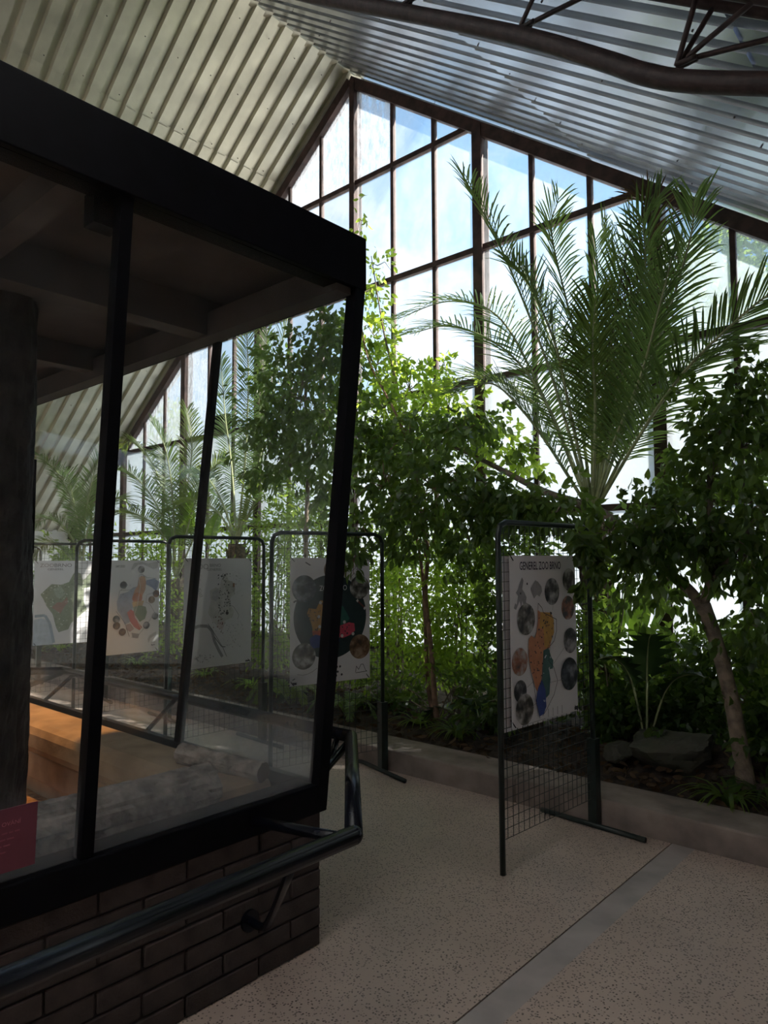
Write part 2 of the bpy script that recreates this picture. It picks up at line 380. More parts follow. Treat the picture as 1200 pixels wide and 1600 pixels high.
for sg in (-1, 1):
    for (a, b, lv) in runs_of[sg]:
        xe = EAVE_L if sg < 0 else EAVE_R
        b2 = min(b, abs(xe-RX)+0.12)
        if b2 <= a: continue
        ln = (b2-a)/cosA+0.02
        key = (round(ln, 3)); me = roof_mesh.get(key) or roof_mesh.setdefault(key, sheet_mesh('roof_sheet', SW, ln))
        for k in range(nsh):
            y0 = YG+0.10-SW*(k+1)
            o = link('roof_sheet', me, None, ceil)
            ex = Vector((sg*cosA, 0, -sinA)); ez = Vector((sg*sinA, 0, cosA)); ey = Vector((0, 1, 0))
            R = Matrix((ex, ey, ez)).transposed().to_4x4()
            p = Vector((RX+sg*a, y0, RZ-SL*a)) + ez*(0.014*(lv != 1) + 0.0016*(k % 2)) + Vector((0, 0, random.uniform(-.002, .002)))
            o.matrix_world = Matrix.Translation(p) @ R
            m_ = M['added_skylight'] if (sg > 0 and lv < 2 and 6 <= k <= 13) or (sg < 0 and lv == 1 and 8 <= k <= 12) else M['roof_pink'] if sg > 0 and lv == 2 and k > 3 else M['roof_right'] if sg > 0 else None  # translucent sheets are added to brighten the inside; right slope darker, lowest run pink
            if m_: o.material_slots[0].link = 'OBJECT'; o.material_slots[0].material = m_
MB().beam((RX, YB, RZ+0.03), (RX, YG+0.1, RZ+0.03), 0.30, 0.02).obj('ridge_cap', M['roof'], ceil)
# purlin-line screws, too small to pick apart
sc_ = MB()
for sg in (-1, 1):
    for d in (0.18, 0.75, 1.32, 2.4, 3.4, 4.4, 5.2):
        for k in range(0, 56, 2):
            y = YG-0.03-0.216*k; x = RX+sg*(d+random.uniform(-.03, .03)); c = Vector((x, y, RZ-SL*d-0.004)); sc_.tube([c, c-Vector((sg*sinA, 0, cosA))*0.012], 0.006, 5)
o = sc_.obj('roof_screws', M['pipe'], ceil); o['kind'] = 'stuff'

# ------------------------------------------------------------------ outside ground
struct(MB().box((-60, YG+0.12, -0.25), (50, 70, -0.05)).obj('ground_outside', M['gravel']))

# ------------------------------------------------------------------ plant builders
def leaf_arrays(pos, dirs, L, Wd, rng, droop=0.15):
    n = len(pos); d = dirs/np.linalg.norm(dirs, axis=1, keepdims=True)
    rv = rng.normal(size=(n, 3)); s = np.cross(d, rv); s /= np.linalg.norm(s, axis=1, keepdims=True)+1e-9; nn = np.cross(s, d)
    tpl = np.array([(0, 0, 0), (0.28, 0.42, 0.05), (0.28, -0.42, 0.05), (0.65, 0.36, 0.04), (0.65, -0.36, 0.04), (1.0, 0, -droop)])
    Ls = (L*rng.uniform(0.7, 1.2, n))[:, None]; Ws = Ls*Wd
    V = pos[:, None, :] + tpl[None, :, 0:1]*(Ls[:, None, :]*d[:, None, :]) + tpl[None, :, 1:2]*(Ws[:, None, :]*s[:, None, :]) + tpl[None, :, 2:3]*(Ls[:, None, :]*nn[:, None, :])
    F = np.array([(0, 2, 1), (1, 2, 4), (1, 4, 3), (3, 4, 5)])
    faces = (F[None]+6*np.arange(n)[:, None, None]).reshape(-1, 3)
    return V.reshape(-1, 3), faces
def np_mesh(name, V, F):
    me = bpy.data.meshes.new(name); me.vertices.add(len(V)); me.vertices.foreach_set('co', V.astype(np.float32).ravel())
    k = F.shape[1]
    me.loops.add(F.size); me.loops.foreach_set('vertex_index', F.astype(np.int32).ravel())
    me.polygons.add(len(F)); me.polygons.foreach_set('loop_start', np.arange(0, F.size, k, dtype=np.int32))
    me.update(calc_edges=True); me.validate(); return me

def single_leaf(name, wd, m):
    """folded, pointed leaf 1 m long for scaling"""
    xs = [0, .1, .3, .55, .8, 1]; hw = [0, .26, .46, .44, .22, 0]; zz = [0, .01, .02, .01, -.03, -.12]
    v = []; f = []
    for x_, h_, z_ in zip(xs, hw, zz): v += [(x_, h_*wd, z_+h_*wd*.35), (x_, 0, z_), (x_, -h_*wd, z_+h_*wd*.35)]
    for i in range(5):
        a = i*3; b = a+3; f += [(a, a+1, b+1, b), (a+1, a+2, b+2, b+1)]
    me = bpy.data.meshes.new(name); me.from_pydata(v, [], f); me.update(); me.materials.append(m); return me
LEAF = {k: single_leaf('leaf', 0.52, M[k]) for k in ('leaf_dark', 'leaf_mid', 'leaf_light')}

def rand_rot(d, rng):
    d = Vector(d).normalized(); q = d.to_track_quat('X', 'Z').to_matrix().to_4x4()
    return q @ Matrix.Rotation(rng.uniform(0, 2*PI), 4, 'X')

DENS = 1.35
def grow(root, clusters, lm, L, wd, singles, rng, down=0.7, twigs=True, wood=None):
    """fill clusters with leaves; the ones that show largest are leaf objects, the rest one mass.
    cluster = (px, py, y, rx_px, rz_px, depth_m, n)"""
    P = []; D = []; tw = MB()
    for (px, py, y, rxp, rzp, dep, n) in clusters:
        c = at(px, py, y); k = (c-EYE).dot(_f)/FPX; R = np.array([rxp*k, dep, rzp*k])
        n = int(n*DENS); u = rng.normal(size=(n, 3)); u /= np.linalg.norm(u, axis=1, keepdims=True); u *= rng.uniform(0.15, 1, (n, 1))**0.5; cl = rng.normal(size=(max(3, n//14), 3))*0.62; u = np.where(rng.uniform(size=(n, 1)) < .62, cl[rng.integers(0, len(cl), n)]+rng.normal(size=(n, 3))*.11, u)
        p = np.array(c)+ u*R[None]*np.array([1, 1, 1])
        o = u*0.5; o[:, 2] -= down; o += rng.normal(size=(n, 3))*0.42
        P.append(p); D.append(o)
        if twigs:
            for _ in range(max(2, n//55)):
                q = Vector(rng.normal(size=3)).normalized(); e_ = c+Vector((q.x*R[0], q.y*R[1], q.z*R[2]))*0.85
                mid = (c+e_)/2+Vector((0, 0, 0.06)); tw.tube(rel([c, mid, e_-Vector((0, 0, .04))], root), [0.006, 0.004, 0.002], 4, False)
    P = np.concatenate(P); D = np.concatenate(D)
    ok = (P[:, 1] < YG-0.15) & (P[:, 2] < RZ-SL*abs(P[:, 0]-RX)-0.25) & (P[:, 2] > 0.16); P = P[ok]; D = D[ok]
    loc = np.array(root.location)
    if singles:
        rel_ = P-np.array(EYE); dist = np.linalg.norm(rel_, axis=1)
        order = np.argsort(dist); pick = order[:singles]
        for i in pick:
            s_ = L*rng.uniform(0.8, 1.2)
            o = link('leaf', LEAF[lm], None, root); o.matrix_local = Matrix.Translation(Vector(P[i]-loc)) @ rand_rot(D[i], rng) @ Matrix.Scale(s_, 4)
        keep = np.ones(len(P), bool); keep[pick] = False; P = P[keep]; D = D[keep]
    V, F = leaf_arrays(P-loc, D, L, wd, rng)
    o = link('foliage', np_mesh('foliage', V, F), M[lm], root); o['kind'] = 'stuff'
    if twigs: t_ = tw.obj('twigs', wood or M['trunk'], root); t_['kind'] = 'stuff'

def limb(name, root, pxs, rads, m, n=8):
    p = smooth_path([at(*q) for q in pxs], 5); k = len(p)
    rr = np.interp(np.linspace(0, 1, k), np.linspace(0, 1, len(rads)), rads)
    return MB().tube(rel(p, root), list(rr), n).obj(name, m, root, smooth=True)

def frond(root, pts, leafl, m, nl=58, wl=0.022, start=0.22, rng=None, fold=0.35, name='frond', droop=0.25, r0=0.016):
    """feather leaf of a palm: stalk with two rows of folded leaflets"""
    p = smooth_path(pts, 8); n = len(p)
    rach = MB().tube(rel(p, root), list(np.linspace(r0, 0.004, n)), 6).obj(name, M['rachis'], root, smooth=True)
    seg = [0]
    for a, b in zip(p, p[1:]): seg.append(seg[-1]+(b-a).length)
    tot = seg[-1]; vs = []; fs = []
    def samp(s):
        s *= tot
        for i in range(n-1):
            if seg[i+1] >= s: break
        t = (s-seg[i])/max(1e-6, seg[i+1]-seg[i]); return p[i].lerp(p[i+1], min(1, t)), (p[i+1]-p[i]).normalized()
    ph = rng.uniform(-.5, .5)
    for i in range(nl):
        s = start+(1-start)*(i/(nl-1)); c, t = samp(s)
        h = Vector((0, 0, 1)) - t*t.z
        if h.length < 0.25: h = Vector((-_f.x, -_f.y, 0.0)) - t*(t.dot(Vector((-_f.x, -_f.y, 0))))
        h.normalize(); side = t.cross(h).normalized()
        q = Matrix.Rotation(ph, 3, t); h = q @ h; side = q @ side
        u = (s-start)/(1-start); l = leafl*(0.50+0.50*math.sin(PI*min(1, u*0.60+0.20)))*(1 if u < .93 else 1-5*(u-.93))*(.55+.45*min(1, u*3.5))
        for sg in (-1, 1):
            ang = math.radians(58-32*u)+rng.uniform(-.10, .10)
            d = (t*math.cos(ang)+side*sg*math.sin(ang)*0.92+h*fold*rng.uniform(.4, 1.3)).normalized()
            wv = d.cross(h).normalized()*wl*0.5; ll = l*rng.uniform(.88, 1.08); nn = wv.cross(d).normalized()*wl*0.35
            dr = Vector((0, 0, -droop*ll*rng.uniform(.5, 1.5)))
            c1 = c+d*ll*0.45+dr*0.2; c2 = c+d*ll*0.8+dr*0.6; c3 = c+d*ll+dr; b = len(vs)
            vs += [c-wv*.5, c+wv*.5, c1-wv, c1+nn, c1+wv, c2-wv*.7, c2+nn*.6, c2+wv*.7, c3]
            fs += [(b, b+1, b+4, b+3), (b, b+3, b+2), (b+2, b+3, b+6, b+5), (b+3, b+4, b+7, b+6), (b+5, b+6, b+8), (b+6, b+7, b+8)]
    mb = MB(); mb.add(rel(vs, root), fs); o = mb.obj('leaflets', m, rach); o['kind'] = 'stuff'
    return rach

def blade_leaf(root, base, dirv, length, width, m, rng, slits=0, name='leaf', curve=0.5, seg=8, stalk=0.0):
    """broad leaf arching from base along dirv; slits cut its margin like a split-leaf plant"""
    base = Vector(base); d = Vector(dirv).normalized(); side = d.cross(Vector((0, 0, 1)))
    side = Vector((1, 0, 0)) if side.length < .05 else side.normalized()
    vs = []; fs = []; c = base.copy(); t = d.copy(); pts = [c.copy()]
    if stalk:
        for i in range(4): c = c+t*stalk/4; t = (t+Vector((0, 0, -curve*0.06))).normalized(); pts.append(c.copy())
    hs = length/seg
    prof = lambda u: max(0.0, math.sin(PI*(u**0.75)))**0.8
    prev = None; sideq = side
    for i in range(seg+1):
        u = i/seg; w = width*0.5*prof(u) if 0 < i < seg else width*0.02
        if slits and i % 2 == 1 and 0 < i < seg: w *= 0.42
        up = sideq.cross(t).normalized(); b = len(vs); 
        vs += [c-sideq*w+up*w*.28, c-sideq*w*.5+up*w*.08, c, c+sideq*w*.5+up*w*.08, c+sideq*w+up*w*.28]
        if prev is not None: fs += [(prev+j, prev+j+1, b+j+1, b+j) for j in range(4)]
        prev = b; pts.append(c.copy()); c = c+t*hs; t = (t+Vector((0, 0, -curve*hs/length*1.3))).normalized()
    mb = MB(); mb.add(rel(vs, root), fs); o = mb.obj(name, m, root, smooth=True)
    st = MB().tube(rel(pts, root), list(np.linspace(0.009, 0.003, len(pts))), 5).obj('leaf_stalk' if stalk else 'midrib', M['rachis'], o, smooth=True)
    return o

# ------------------------------------------------------------------ planting bed
bed = MB(); nx, ny = 110, 16; vs = []; fs = []
rb = np.random.default_rng(5); hz = rb.normal(size=(nx+1, ny+1))*0.018
for i in range(nx+1):
    for j in range(ny+1):
        X = EAVE_L+0.02+(EAVE_R-EAVE_L-0.04)*i/nx; Y = 4.48+(YG-0.09-4.48)*j/ny
        vs.append((X, Y, 0.10+0.16*min(1, j/6)+hz[i, j]*min(1, j/2)+0.05*math.sin(X*1.3+j*.6)*min(1, j/3)))
for i in range(nx):
    for j in range(ny): a = i*(ny+1)+j; fs.append((a, a+ny+1, a+ny+2, a+1))
bed.add(vs, fs); ob = bed.obj('soil_bed', M['soil'], smooth=True); tag(ob, 'dark soil filling the raised planting bed behind the kerb', 'soil', kind='stuff')
def soil_z(y): return 0.10+0.16*min(1, max(0, (y-4.48)/(YG-.09-4.48)*16/6))
# dry leaves on the soil
n = 2600; P = np.stack([rb.uniform(-12, 0.5, n), 4.5+np.abs(rb.normal(size=n))*0.55, np.zeros(n)], 1); P = P[P[:, 1] < 6.3]
P[:, 2] = [soil_z(y)+0.02+rb.uniform(0, .03) for y in P[:, 1]]
D = rb.normal(size=(len(P), 3)); D[:, 2] *= 0.25
V, F = leaf_arrays(P, D, 0.085, 0.42, rb); lo = link('leaf_litter', np_mesh('leaf_litter', V, F), M['dead']); tag(lo, 'dry brown fallen leaves scattered over the soil of the bed', 'leaf litter', kind='stuff')

def rock(name, px, py, y, size, label, seed, squash=0.6):
    r = random.Random(seed); bm = bmesh.new(); bmesh.ops.create_icosphere(bm, subdivisions=4, radius=1)
    ax = [Vector((r.gauss(0, 1), r.gauss(0, 1), r.gauss(0, 1))).normalized() for _ in range(13)]; of = [r.uniform(.42, .78) for _ in ax]; ax.append(Vector((-.30, -.22, 1)).normalized()); of.append(.52)
    for v in bm.verts:
        p = v.co.copy()
        for a, d in zip(ax, of):
            k = p.dot(a)
            if k > d: p -= a*(k-d)
        p *= 1+.07*math.sin(p.x*9+seed)*math.sin(p.y*8+2)*math.cos(p.z*7)+r.uniform(-.025, .025)
        v.co = Vector((p.x*size[0], p.y*size[1], p.z*size[2]))
    me = bpy.data.meshes.new(name); bm.to_mesh(me); bm.free()
    o = link(name, me, M['rock']); c = at(px, py, y); o.location = (c.x, c.y, soil_z(y)+size[2]*0.45); tag(o, label, 'rock'); return o
rock('boulder', 1048, 1200, 4.95, (0.40, 0.30, 0.21), 'large flat-topped mossy boulder on the soil left of the leaning ficus trunk', 3)
rock('stone', 968, 1200, 4.95, (0.15, 0.13, 0.09), 'small dark stone on the soil just left of the large boulder', 8)
rock('stone', 585, 1120, 4.95, (0.20, 0.15, 0.12), 'grey rounded stone on the soil behind the poster with the dark disc', 12)
rock('stone', 505, 1118, 4.9, (0.24, 0.16, 0.12), 'long low stone lying on the soil behind the mesh of the dark disc poster', 17)

# ficus trees ---------------------------------------------------------
rg = np.random.default_rng(21)
t1 = thing('ficus_tree', 'weeping fig with bare leaning forked trunk and dark crown, beside the boulder', 'tree', (*at(1165, 1215, 4.85).xy, soil_z(4.85)-0.05))
limb('trunk', t1, [(1168, 1240, 4.85), (1160, 1190, 4.85), (1142, 1090, 4.85), (1118, 1000, 4.85), (1098, 945, 4.86)], [0.062, 0.052, 0.047, 0.045, 0.050], M['trunk'], 10)
limb('branch', t1, [(1099, 950, 4.86), (1075, 920, 4.88), (1040, 890, 4.9), (990, 838, 4.95), (930, 795, 5.0), (850, 768, 5.02), (760, 722, 5.05), (690, 690, 5.1)], [0.042, 0.036, 0.036, 0.033, 0.032, 0.028, 0.02, 0.012], M['trunk'])
limb('branch', t1, [(1098, 948, 4.86), (1112, 900, 4.85), (1116, 850, 4.86), (1108, 760, 4.9), (1130, 660, 4.95), (1180, 590, 5.0)], [0.036, 0.028, 0.024, 0.02, 0.015, 0.006], M['trunk'])
limb('branch', t1, [(1112, 905, 4.85), (1150, 860, 4.8), (1190, 800, 4.8), (1230, 740, 4.8)], [0.02, 0.016, 0.012, 0.006], M['trunk'])
grow(t1, [q[:6]+(int(q[6]*1.35),) for q in [(1080, 830, 4.85, 90, 75, .35, 520), (1160, 700, 4.9, 75, 85, .35, 620), (1190, 610, 5.0, 45, 50, .3, 220), (1010, 845, 4.7, 65, 60, .3, 330),
          (1160, 880, 5.0, 60, 50, .3, 300), (955, 830, 4.6, 50, 45, .3, 190), (1085, 740, 5.0, 55, 50, .3, 230), (908, 848, 3.72, 24, 26, .08, 50), (930, 875, 3.82, 18, 44, .08, 60),
          (1110, 650, 5.1, 35, 50, .25, 90), (1205, 820, 4.8, 60, 60, .3, 260), (870, 800, 4.55, 60, 32, .3, 170), (1030, 920, 5.2, 45, 36, .2, 90), (1060, 590, 5.1, 30, 22, .2, 26), (1185, 980, 4.9, 45, 50, .3, 170)]],
     'leaf_dark', 0.088, 0.50, 280, rg)
t2 = thing('ficus_tree', 'weeping fig with thin reddish stems and hanging crown between the two right posters', 'tree', (*at(680, 1130, 4.95).xy, soil_z(4.95)-0.05))
limb('trunk', t2, [(686, 1150, 4.95), (680, 1100, 4.95), (674, 1020, 4.95), (665, 930, 4.95), (668, 850, 4.95), (650, 770, 4.95)], [0.03, 0.026, 0.022, 0.02, 0.016, 0.01], M['trunk_red'])
limb('trunk', t2, [(680, 1140, 5.0), (668, 1060, 5.0), (664, 960, 5.0), (658, 880, 5.0), (640, 800, 5.0), (600, 700, 5.0)], [0.022, 0.02, 0.016, 0.014, 0.011, 0.006], M['trunk_red'])
limb('branch', t2, [(668, 870, 4.95), (690, 810, 4.9), (720, 760, 4.9), (750, 720, 4.9)], [0.014, 0.011, 0.008, 0.005], M['trunk_red'])
limb('branch', t2, [(665, 870, 4.95), (650, 740, 5.0), (620, 650, 5.1), (575, 560, 5.3), (560, 470, 5.4)], [0.014, 0.013, 0.012, 0.008, 0.004], M['trunk_red'])
grow(t2, [q[:6]+(int(q[6]*1.3),) for q in [(600, 760, 4.65, 62, 66, .3, 400), (680, 765, 4.6, 80, 62, .3, 520), (765, 790, 4.6, 65, 50, .3, 330), (640, 690, 4.9, 75, 55, .35, 360), (722, 675, 4.95, 70, 45, .35, 280),
          (560, 840, 4.3, 45, 34, .25, 120), (650, 840, 4.65, 60, 40, .3, 200), (735, 850, 4.65, 50, 34, .25, 130), (820, 790, 4.6, 55, 36, .3, 180), (575, 690, 4.8, 45, 55, .3, 200), (552, 878, 3.72, 15, 30, .06, 26)]],
     'leaf_dark', 0.088, 0.52, 280, rg, wood=M['trunk_red'])
t2b = thing('ficus_tree', 'light green fig foliage rising behind the hanging fig crown towards the blue glass', 'tree', (*at(610, 1100, 5.6).xy, soil_z(5.6)-0.05))
limb('trunk', t2b, [(612, 1115, 5.6), (606, 950, 5.6), (612, 780, 5.6), (625, 640, 5.6), (600, 520, 5.6), (580, 400, 5.7)], [0.03, 0.026, 0.022, 0.016, 0.01, 0.004], M['trunk'])
limb('branch', t2b, [(620, 690, 5.6), (655, 640, 5.6), (700, 600, 5.6)], [0.014, 0.01, 0.005], M['trunk'])
limb('branch', t2b, [(612, 640, 5.6), (580, 560, 5.5), (560, 520, 5.5)], [0.012, 0.009, 0.005], M['trunk'])
grow(t2b, [q[:6]+(int(q[6]*1.15),) for q in [(640, 610, 5.6, 60, 45, .35, 330), (700, 640, 5.6, 60, 45, .35, 300), (590, 570, 5.6, 40, 50, .3, 190), (585, 470, 5.7, 28, 50, .25, 120), (590, 415, 5.8, 28, 24, .2, 26), (566, 345, 5.8, 10, 24, .12, 16), (760, 680, 5.5, 60, 36, .3, 170),
           (690, 575, 5.7, 28, 22, .2, 60), (600, 640, 5.5, 50, 50, .3, 220), (800, 720, 5.4, 45, 32, .3, 120), (585, 525, 5.6, 26, 36, .25, 90), (600, 700, 5.3, 50, 40, .3, 160)]],
     'leaf_light', 0.088, 0.52, 200, rg, down=0.4)
t3 = thing('ficus_tree', 'dense dark weeping fig seen through the tank glass above the dark disc poster', 'tree', (*at(475, 1120, 5.2).xy, soil_z(5.2)-0.05))
limb('trunk', t3, [(476, 1130, 5.2), (480, 1000, 5.2), (478, 850, 5.2), (482, 720, 5.2), (478, 600, 5.2), (500, 500, 5.2)], [0.03, 0.028, 0.026, 0.022, 0.016, 0.006], M['trunk'])
limb('branch', t3, [(482, 760, 5.2), (450, 690, 5.1), (425, 640, 5.0)], [0.014, 0.01, 0.005], M['trunk'])
limb('branch', t3, [(480, 720, 5.2), (515, 650, 5.1), (540, 600, 5.1)], [0.014, 0.01, 0.005], M['trunk'])
grow(t3, [q[:6]+(int(q[6]*1.6),) for q in [(470, 620, 5.0, 66, 80, .4, 560), (430, 680, 4.9, 45, 50, .3, 260), (500, 545, 5.1, 50, 45, .35, 270), (520, 690, 4.9, 42, 70, .35, 340), (455, 730, 4.85, 55, 26, .3, 170), (425, 600, 5.1, 25, 40, .25, 100), (410, 740, 4.9, 22, 30, .2, 50), (535, 570, 5.1, 30, 60, .3, 170), (520, 500, 5.2, 36, 22, .25, 80), (510, 780, 4.9, 30, 30, .25, 70)]],
     'leaf_dark', 0.090, 0.52, 240, rg)

# undergrowth shrubs ----------------------------------------------------
def shrub(label, clusters, lm, L, wd, base, group=None, stems=5):
    b = at(*base); r = thing('shrub', label, 'shrub', (b.x, b.y, soil_z(b.y)-0.03), group)
    st = MB()
    for (px, py, y, rx, rz, dp, n) in clusters:
        c = at(px, py, y)
        for _ in range(stems):
            e_ = c+Vector((random.uniform(-.18, .18), random.uniform(-.15, .15), random.uniform(-.1, .25)))
            b0 = Vector((b.x+random.uniform(-.10, .10), b.y+random.uniform(-.08, .08), r.location.z)); m_ = (b0+e_)/2+Vector((random.uniform(-.06, .06), 0, .08))
            st.tube(rel(smooth_path([b0, m_, e_], 3), r), list(np.linspace(0.009, 0.004, 7)), 5, False)
    s_ = st.obj('stems', M['trunk'], r); s_['kind'] = 'stuff'
    grow(r, [q[:6]+(int(q[6]*2.9),) for q in clusters], lm, L, wd, 0, rg, down=0.25, twigs=False)
    return r
shrub('bright small-leaved shrub behind the gap between the two right posters, left half', [(625, 960, 5.4, 50, 90, .4, 520), (620, 880, 5.5, 45, 50, .3, 220)], 'leaf_light', 0.062, 0.5, (620, 1080, 5.4))
shrub('bright small-leaved shrub around the thin reddish fig stems', [(710, 950, 5.4, 55, 95, .4, 560), (720, 880, 5.3, 60, 50, .3, 240), (690, 1030, 5.2, 60, 40, .3, 190)], 'leaf_light', 0.062, 0.5, (715, 1080, 5.4))
shrub('shrub of narrow leaves directly behind the dark disc poster', [(520, 900, 5.7, 60, 80, .35, 420), (560, 1010, 5.4, 45, 70, .35, 330), (470, 800, 5.7, 50, 50, .35, 260)], 'leaf_mid', 0.085, 0.3, (530, 1080, 5.6))
shrub('shrub of narrow leaves between the two posters left of the tank corner', [(430, 960, 5.5, 40, 110, .35, 460), (440, 830, 5.8, 45, 60, .3, 240)], 'leaf_mid', 0.085, 0.3, (432, 1080, 5.5))
shrub('light green shrub behind the pale map poster with the dotted plan', [(350, 890, 5.8, 50, 60, .35, 300), (330, 1000, 5.6, 50, 60, .3, 280)], 'leaf_light', 0.075, 0.45, (345, 1080, 5.7))
shrub('light green shrub behind the coloured route map poster', [(230, 880, 5.8, 50, 50, .35, 330), (250, 980, 5.6, 32, 70, .3, 260)], 'leaf_light', 0.075, 0.45, (235, 1060, 5.7))
shrub('dark low shrub behind the far left green map poster', [(110, 890, 5.6, 40, 40, .3, 260), (90, 1040, 5.0, 40, 22, .25, 140)], 'leaf_mid', 0.085, 0.42, (100, 1040, 5.4))
shrub('dark shrub hidden behind the mesh of the near right panel', [(800, 960, 5.3, 60, 90, .35, 420), (860, 1060, 5.0, 60, 50, .3, 300), (810, 870, 5.2, 55, 45, .3, 230)], 'leaf_dark', 0.07, 0.5, (830, 1100, 5.2))
shrub('shrub right of the near right panel with light from behind', [(935, 1000, 5.3, 30, 70, .25, 240), (950, 880, 5.6, 26, 30, .2, 60)], 'leaf_mid', 0.075, 0.5, (945, 1100, 5.3))
shrub('dense dark shrub above the large boulder', [(1020, 1100, 5.35, 75, 42, .25, 420), (1060, 1030, 5.7, 50, 36, .25, 170), (955, 1115, 5.2, 34, 42, .2, 180)], 'leaf_dark', 0.078, 0.5, (1020, 1150, 5.4))
shrub('dark shrub at the foot of the leaning fig trunk', [(1110, 1110, 5.5, 50, 60, .25, 300), (1200, 1130, 5.25, 34, 70, .25, 300), (1150, 1020, 5.6, 70, 45, .3, 260)], 'leaf_dark', 0.078, 0.5, (1150, 1160, 5.55))
shrub('low dark shrub by the kerb between the mesh panels', [(760, 1090, 4.95, 50, 40, .25, 240), (620, 1090, 5.1, 45, 35, .25, 200)], 'leaf_dark', 0.085, 0.34, (700, 1140, 5.0))

shrub('leafy shrub right of the leaning fig, at the end of the bed', [(1290, 1090, 5.3, 70, 90, .4, 420), (1420, 1100, 5.3, 90, 110, .4, 420), (1330, 960, 5.6, 90, 80, .4, 320)], 'leaf_mid', 0.08, 0.5, (1340, 1180, 5.4))
# strap-leaved tufts ------------------------------------------------------
def tuft(px, py, y, n, L, m, label, wd=0.022):
    c = at(px, py, y); r = thing('grass_tuft', label, 'grass tuft', (c.x, c.y, soil_z(y)-0.02)); vs = []; fs = []
    for _ in range(n):
        a = random.uniform(0, 2*PI); t = Vector((math.cos(a)*.55, math.sin(a)*.55, 1)).normalized(); l = L*random.uniform(.6, 1.1)
        p = Vector((math.cos(a)*.03, math.sin(a)*.03, 0)); s = t.cross(Vector((0, 0, 1))).normalized(); b = len(vs)
        for i in range(6):
            u = i/5; w = wd*.5*(1-u**2)+0.001; vs += [p-s*w, p+s*w]; p = p+t*l/5; t = (t+Vector((math.cos(a)*.22, math.sin(a)*.22, -.42))).normalized()
        fs += [(b+2*i, b+2*i+1, b+2*i+3, b+2*i+2) for i in range(5)]
    o = MB().add(vs, fs).obj('blades', m, r); o['kind'] = 'stuff'; return r
for a in [(1140, 1235, 4.66, 46, .36, M['leaf_mid'], 'spider-like grass tuft by the kerb below the leaning fig trunk'),
          (655, 1150, 4.85, 40, .34, M['leaf_mid'], 'strap-leaved tuft at the left end of the gap between right posters'),
          (715, 1150, 4.8, 44, .36, M['leaf_mid'], 'strap-leaved tuft in the middle of the gap between right posters'),
          (765, 1150, 4.95, 36, .36, M['leaf_dark'], 'strap-leaved tuft beside the left post of the near right panel'),
          (560, 1110, 4.95, 40, .36, M['leaf_mid'], 'strap-leaved tuft behind the lower mesh of the dark disc panel'),
          (440, 1085, 4.9, 44, .38, M['leaf_light'], 'bright tuft seen between two panels left of the tank corner post'),
          (395, 1075, 4.95, 40, .36, M['leaf_light'], 'bright tuft behind the lower right corner of the dotted plan panel'),
          (320, 1075, 5.0, 36, .34, M['leaf_mid'], 'tuft on the soil below the dotted plan poster'),
          (215, 1050, 5.0, 40, .36, M['leaf_mid'], 'tuft on the soil below the coloured route map poster'),
          (95, 1035, 5.0, 40, .40, M['leaf_light'], 'bright tuft on the soil below the far left green map poster'),
          (1195, 1200, 4.8, 40, .36, M['leaf_dark'], 'dark tuft on the soil right of the leaning fig trunk')]: tuft(*a)

# broad-leaved plants -------------------------------------------------------
def broad(px, py, y, label, leaves, m, slits=0, name='broad_leaf_plant'):
    c = at(px, py, y); r = thing(name, label, 'plant', (c.x, c.y, soil_z(y)-0.02))
    for (tx, ty, tyy, L, W, cv) in leaves:
        e_ = at(tx, ty, tyy); b = Vector(r.location); d = e_-b; st = max(0.05, d.length-L*0.5)
        blade_leaf(r, b, d, L, W, m, rg, slits=slits, curve=cv, stalk=st, seg=14 if slits else 8)
    return r
broad(975, 1120, 5.8, 'bird-of-paradise plant with bright paddle leaves right of the near right panel', [(985, 930, 5.8, .55, .20, .5), (1010, 900, 5.9, .6, .22, .4), (960, 950, 5.7, .5, .18, .7), (1030, 950, 5.8, .5, .2, .8), (940, 930, 5.9, .5, .18, .9), (1000, 960, 5.6, .5, .18, .5)], M['big_leaf_light'])
broad(1010, 1130, 5.1, 'split-leaf plant with big dark slit leaves above the boulder', [(1010, 1010, 5.0, .50, .40, 1.6), (985, 1030, 5.0, .4, .32, 1.8), (1040, 1050, 5.1, .4, .3, 1.6)], M['big_leaf'], 1)
broad(730, 1150, 5.0, 'split-leaf plant with drooping dark leaves at the gap between right posters', [(735, 1070, 4.9, .42, .34, 1.9), (690, 1080, 5.0, .4, .3, 1.8), (770, 1080, 4.95, .36, .3, 1.8)], M['big_leaf'], 1)
broad(1205, 1140, 5.2, 'broad bright-leaved plant at the right edge behind the leaning fig', [(1190, 1040, 5.2, .42, .22, 1.2), (1210, 1010, 5.3, .42, .22, 1.0), (1175, 1070, 5.2, .4, .2, 1.4)], M['big_leaf_light'])
broad(300, 1080, 6.0, 'fan-like bright leaf clump left of the fibrous palm trunk', [(300, 800, 6.0, .7, .3, .9), (270, 830, 5.9, .6, .26, 1.2), (330, 820, 6.0, .6, .25, 1.0)], M['big_leaf_light'])
broad(485, 1110, 5.0, 'large-leaved low plant behind the mesh left of the corner post', [(470, 1075, 4.9, .4, .26, 1.7), (515, 1070, 4.95, .42, .28, 1.7), (545, 1080, 5.0, .36, .24, 1.6)], M['big_leaf'])
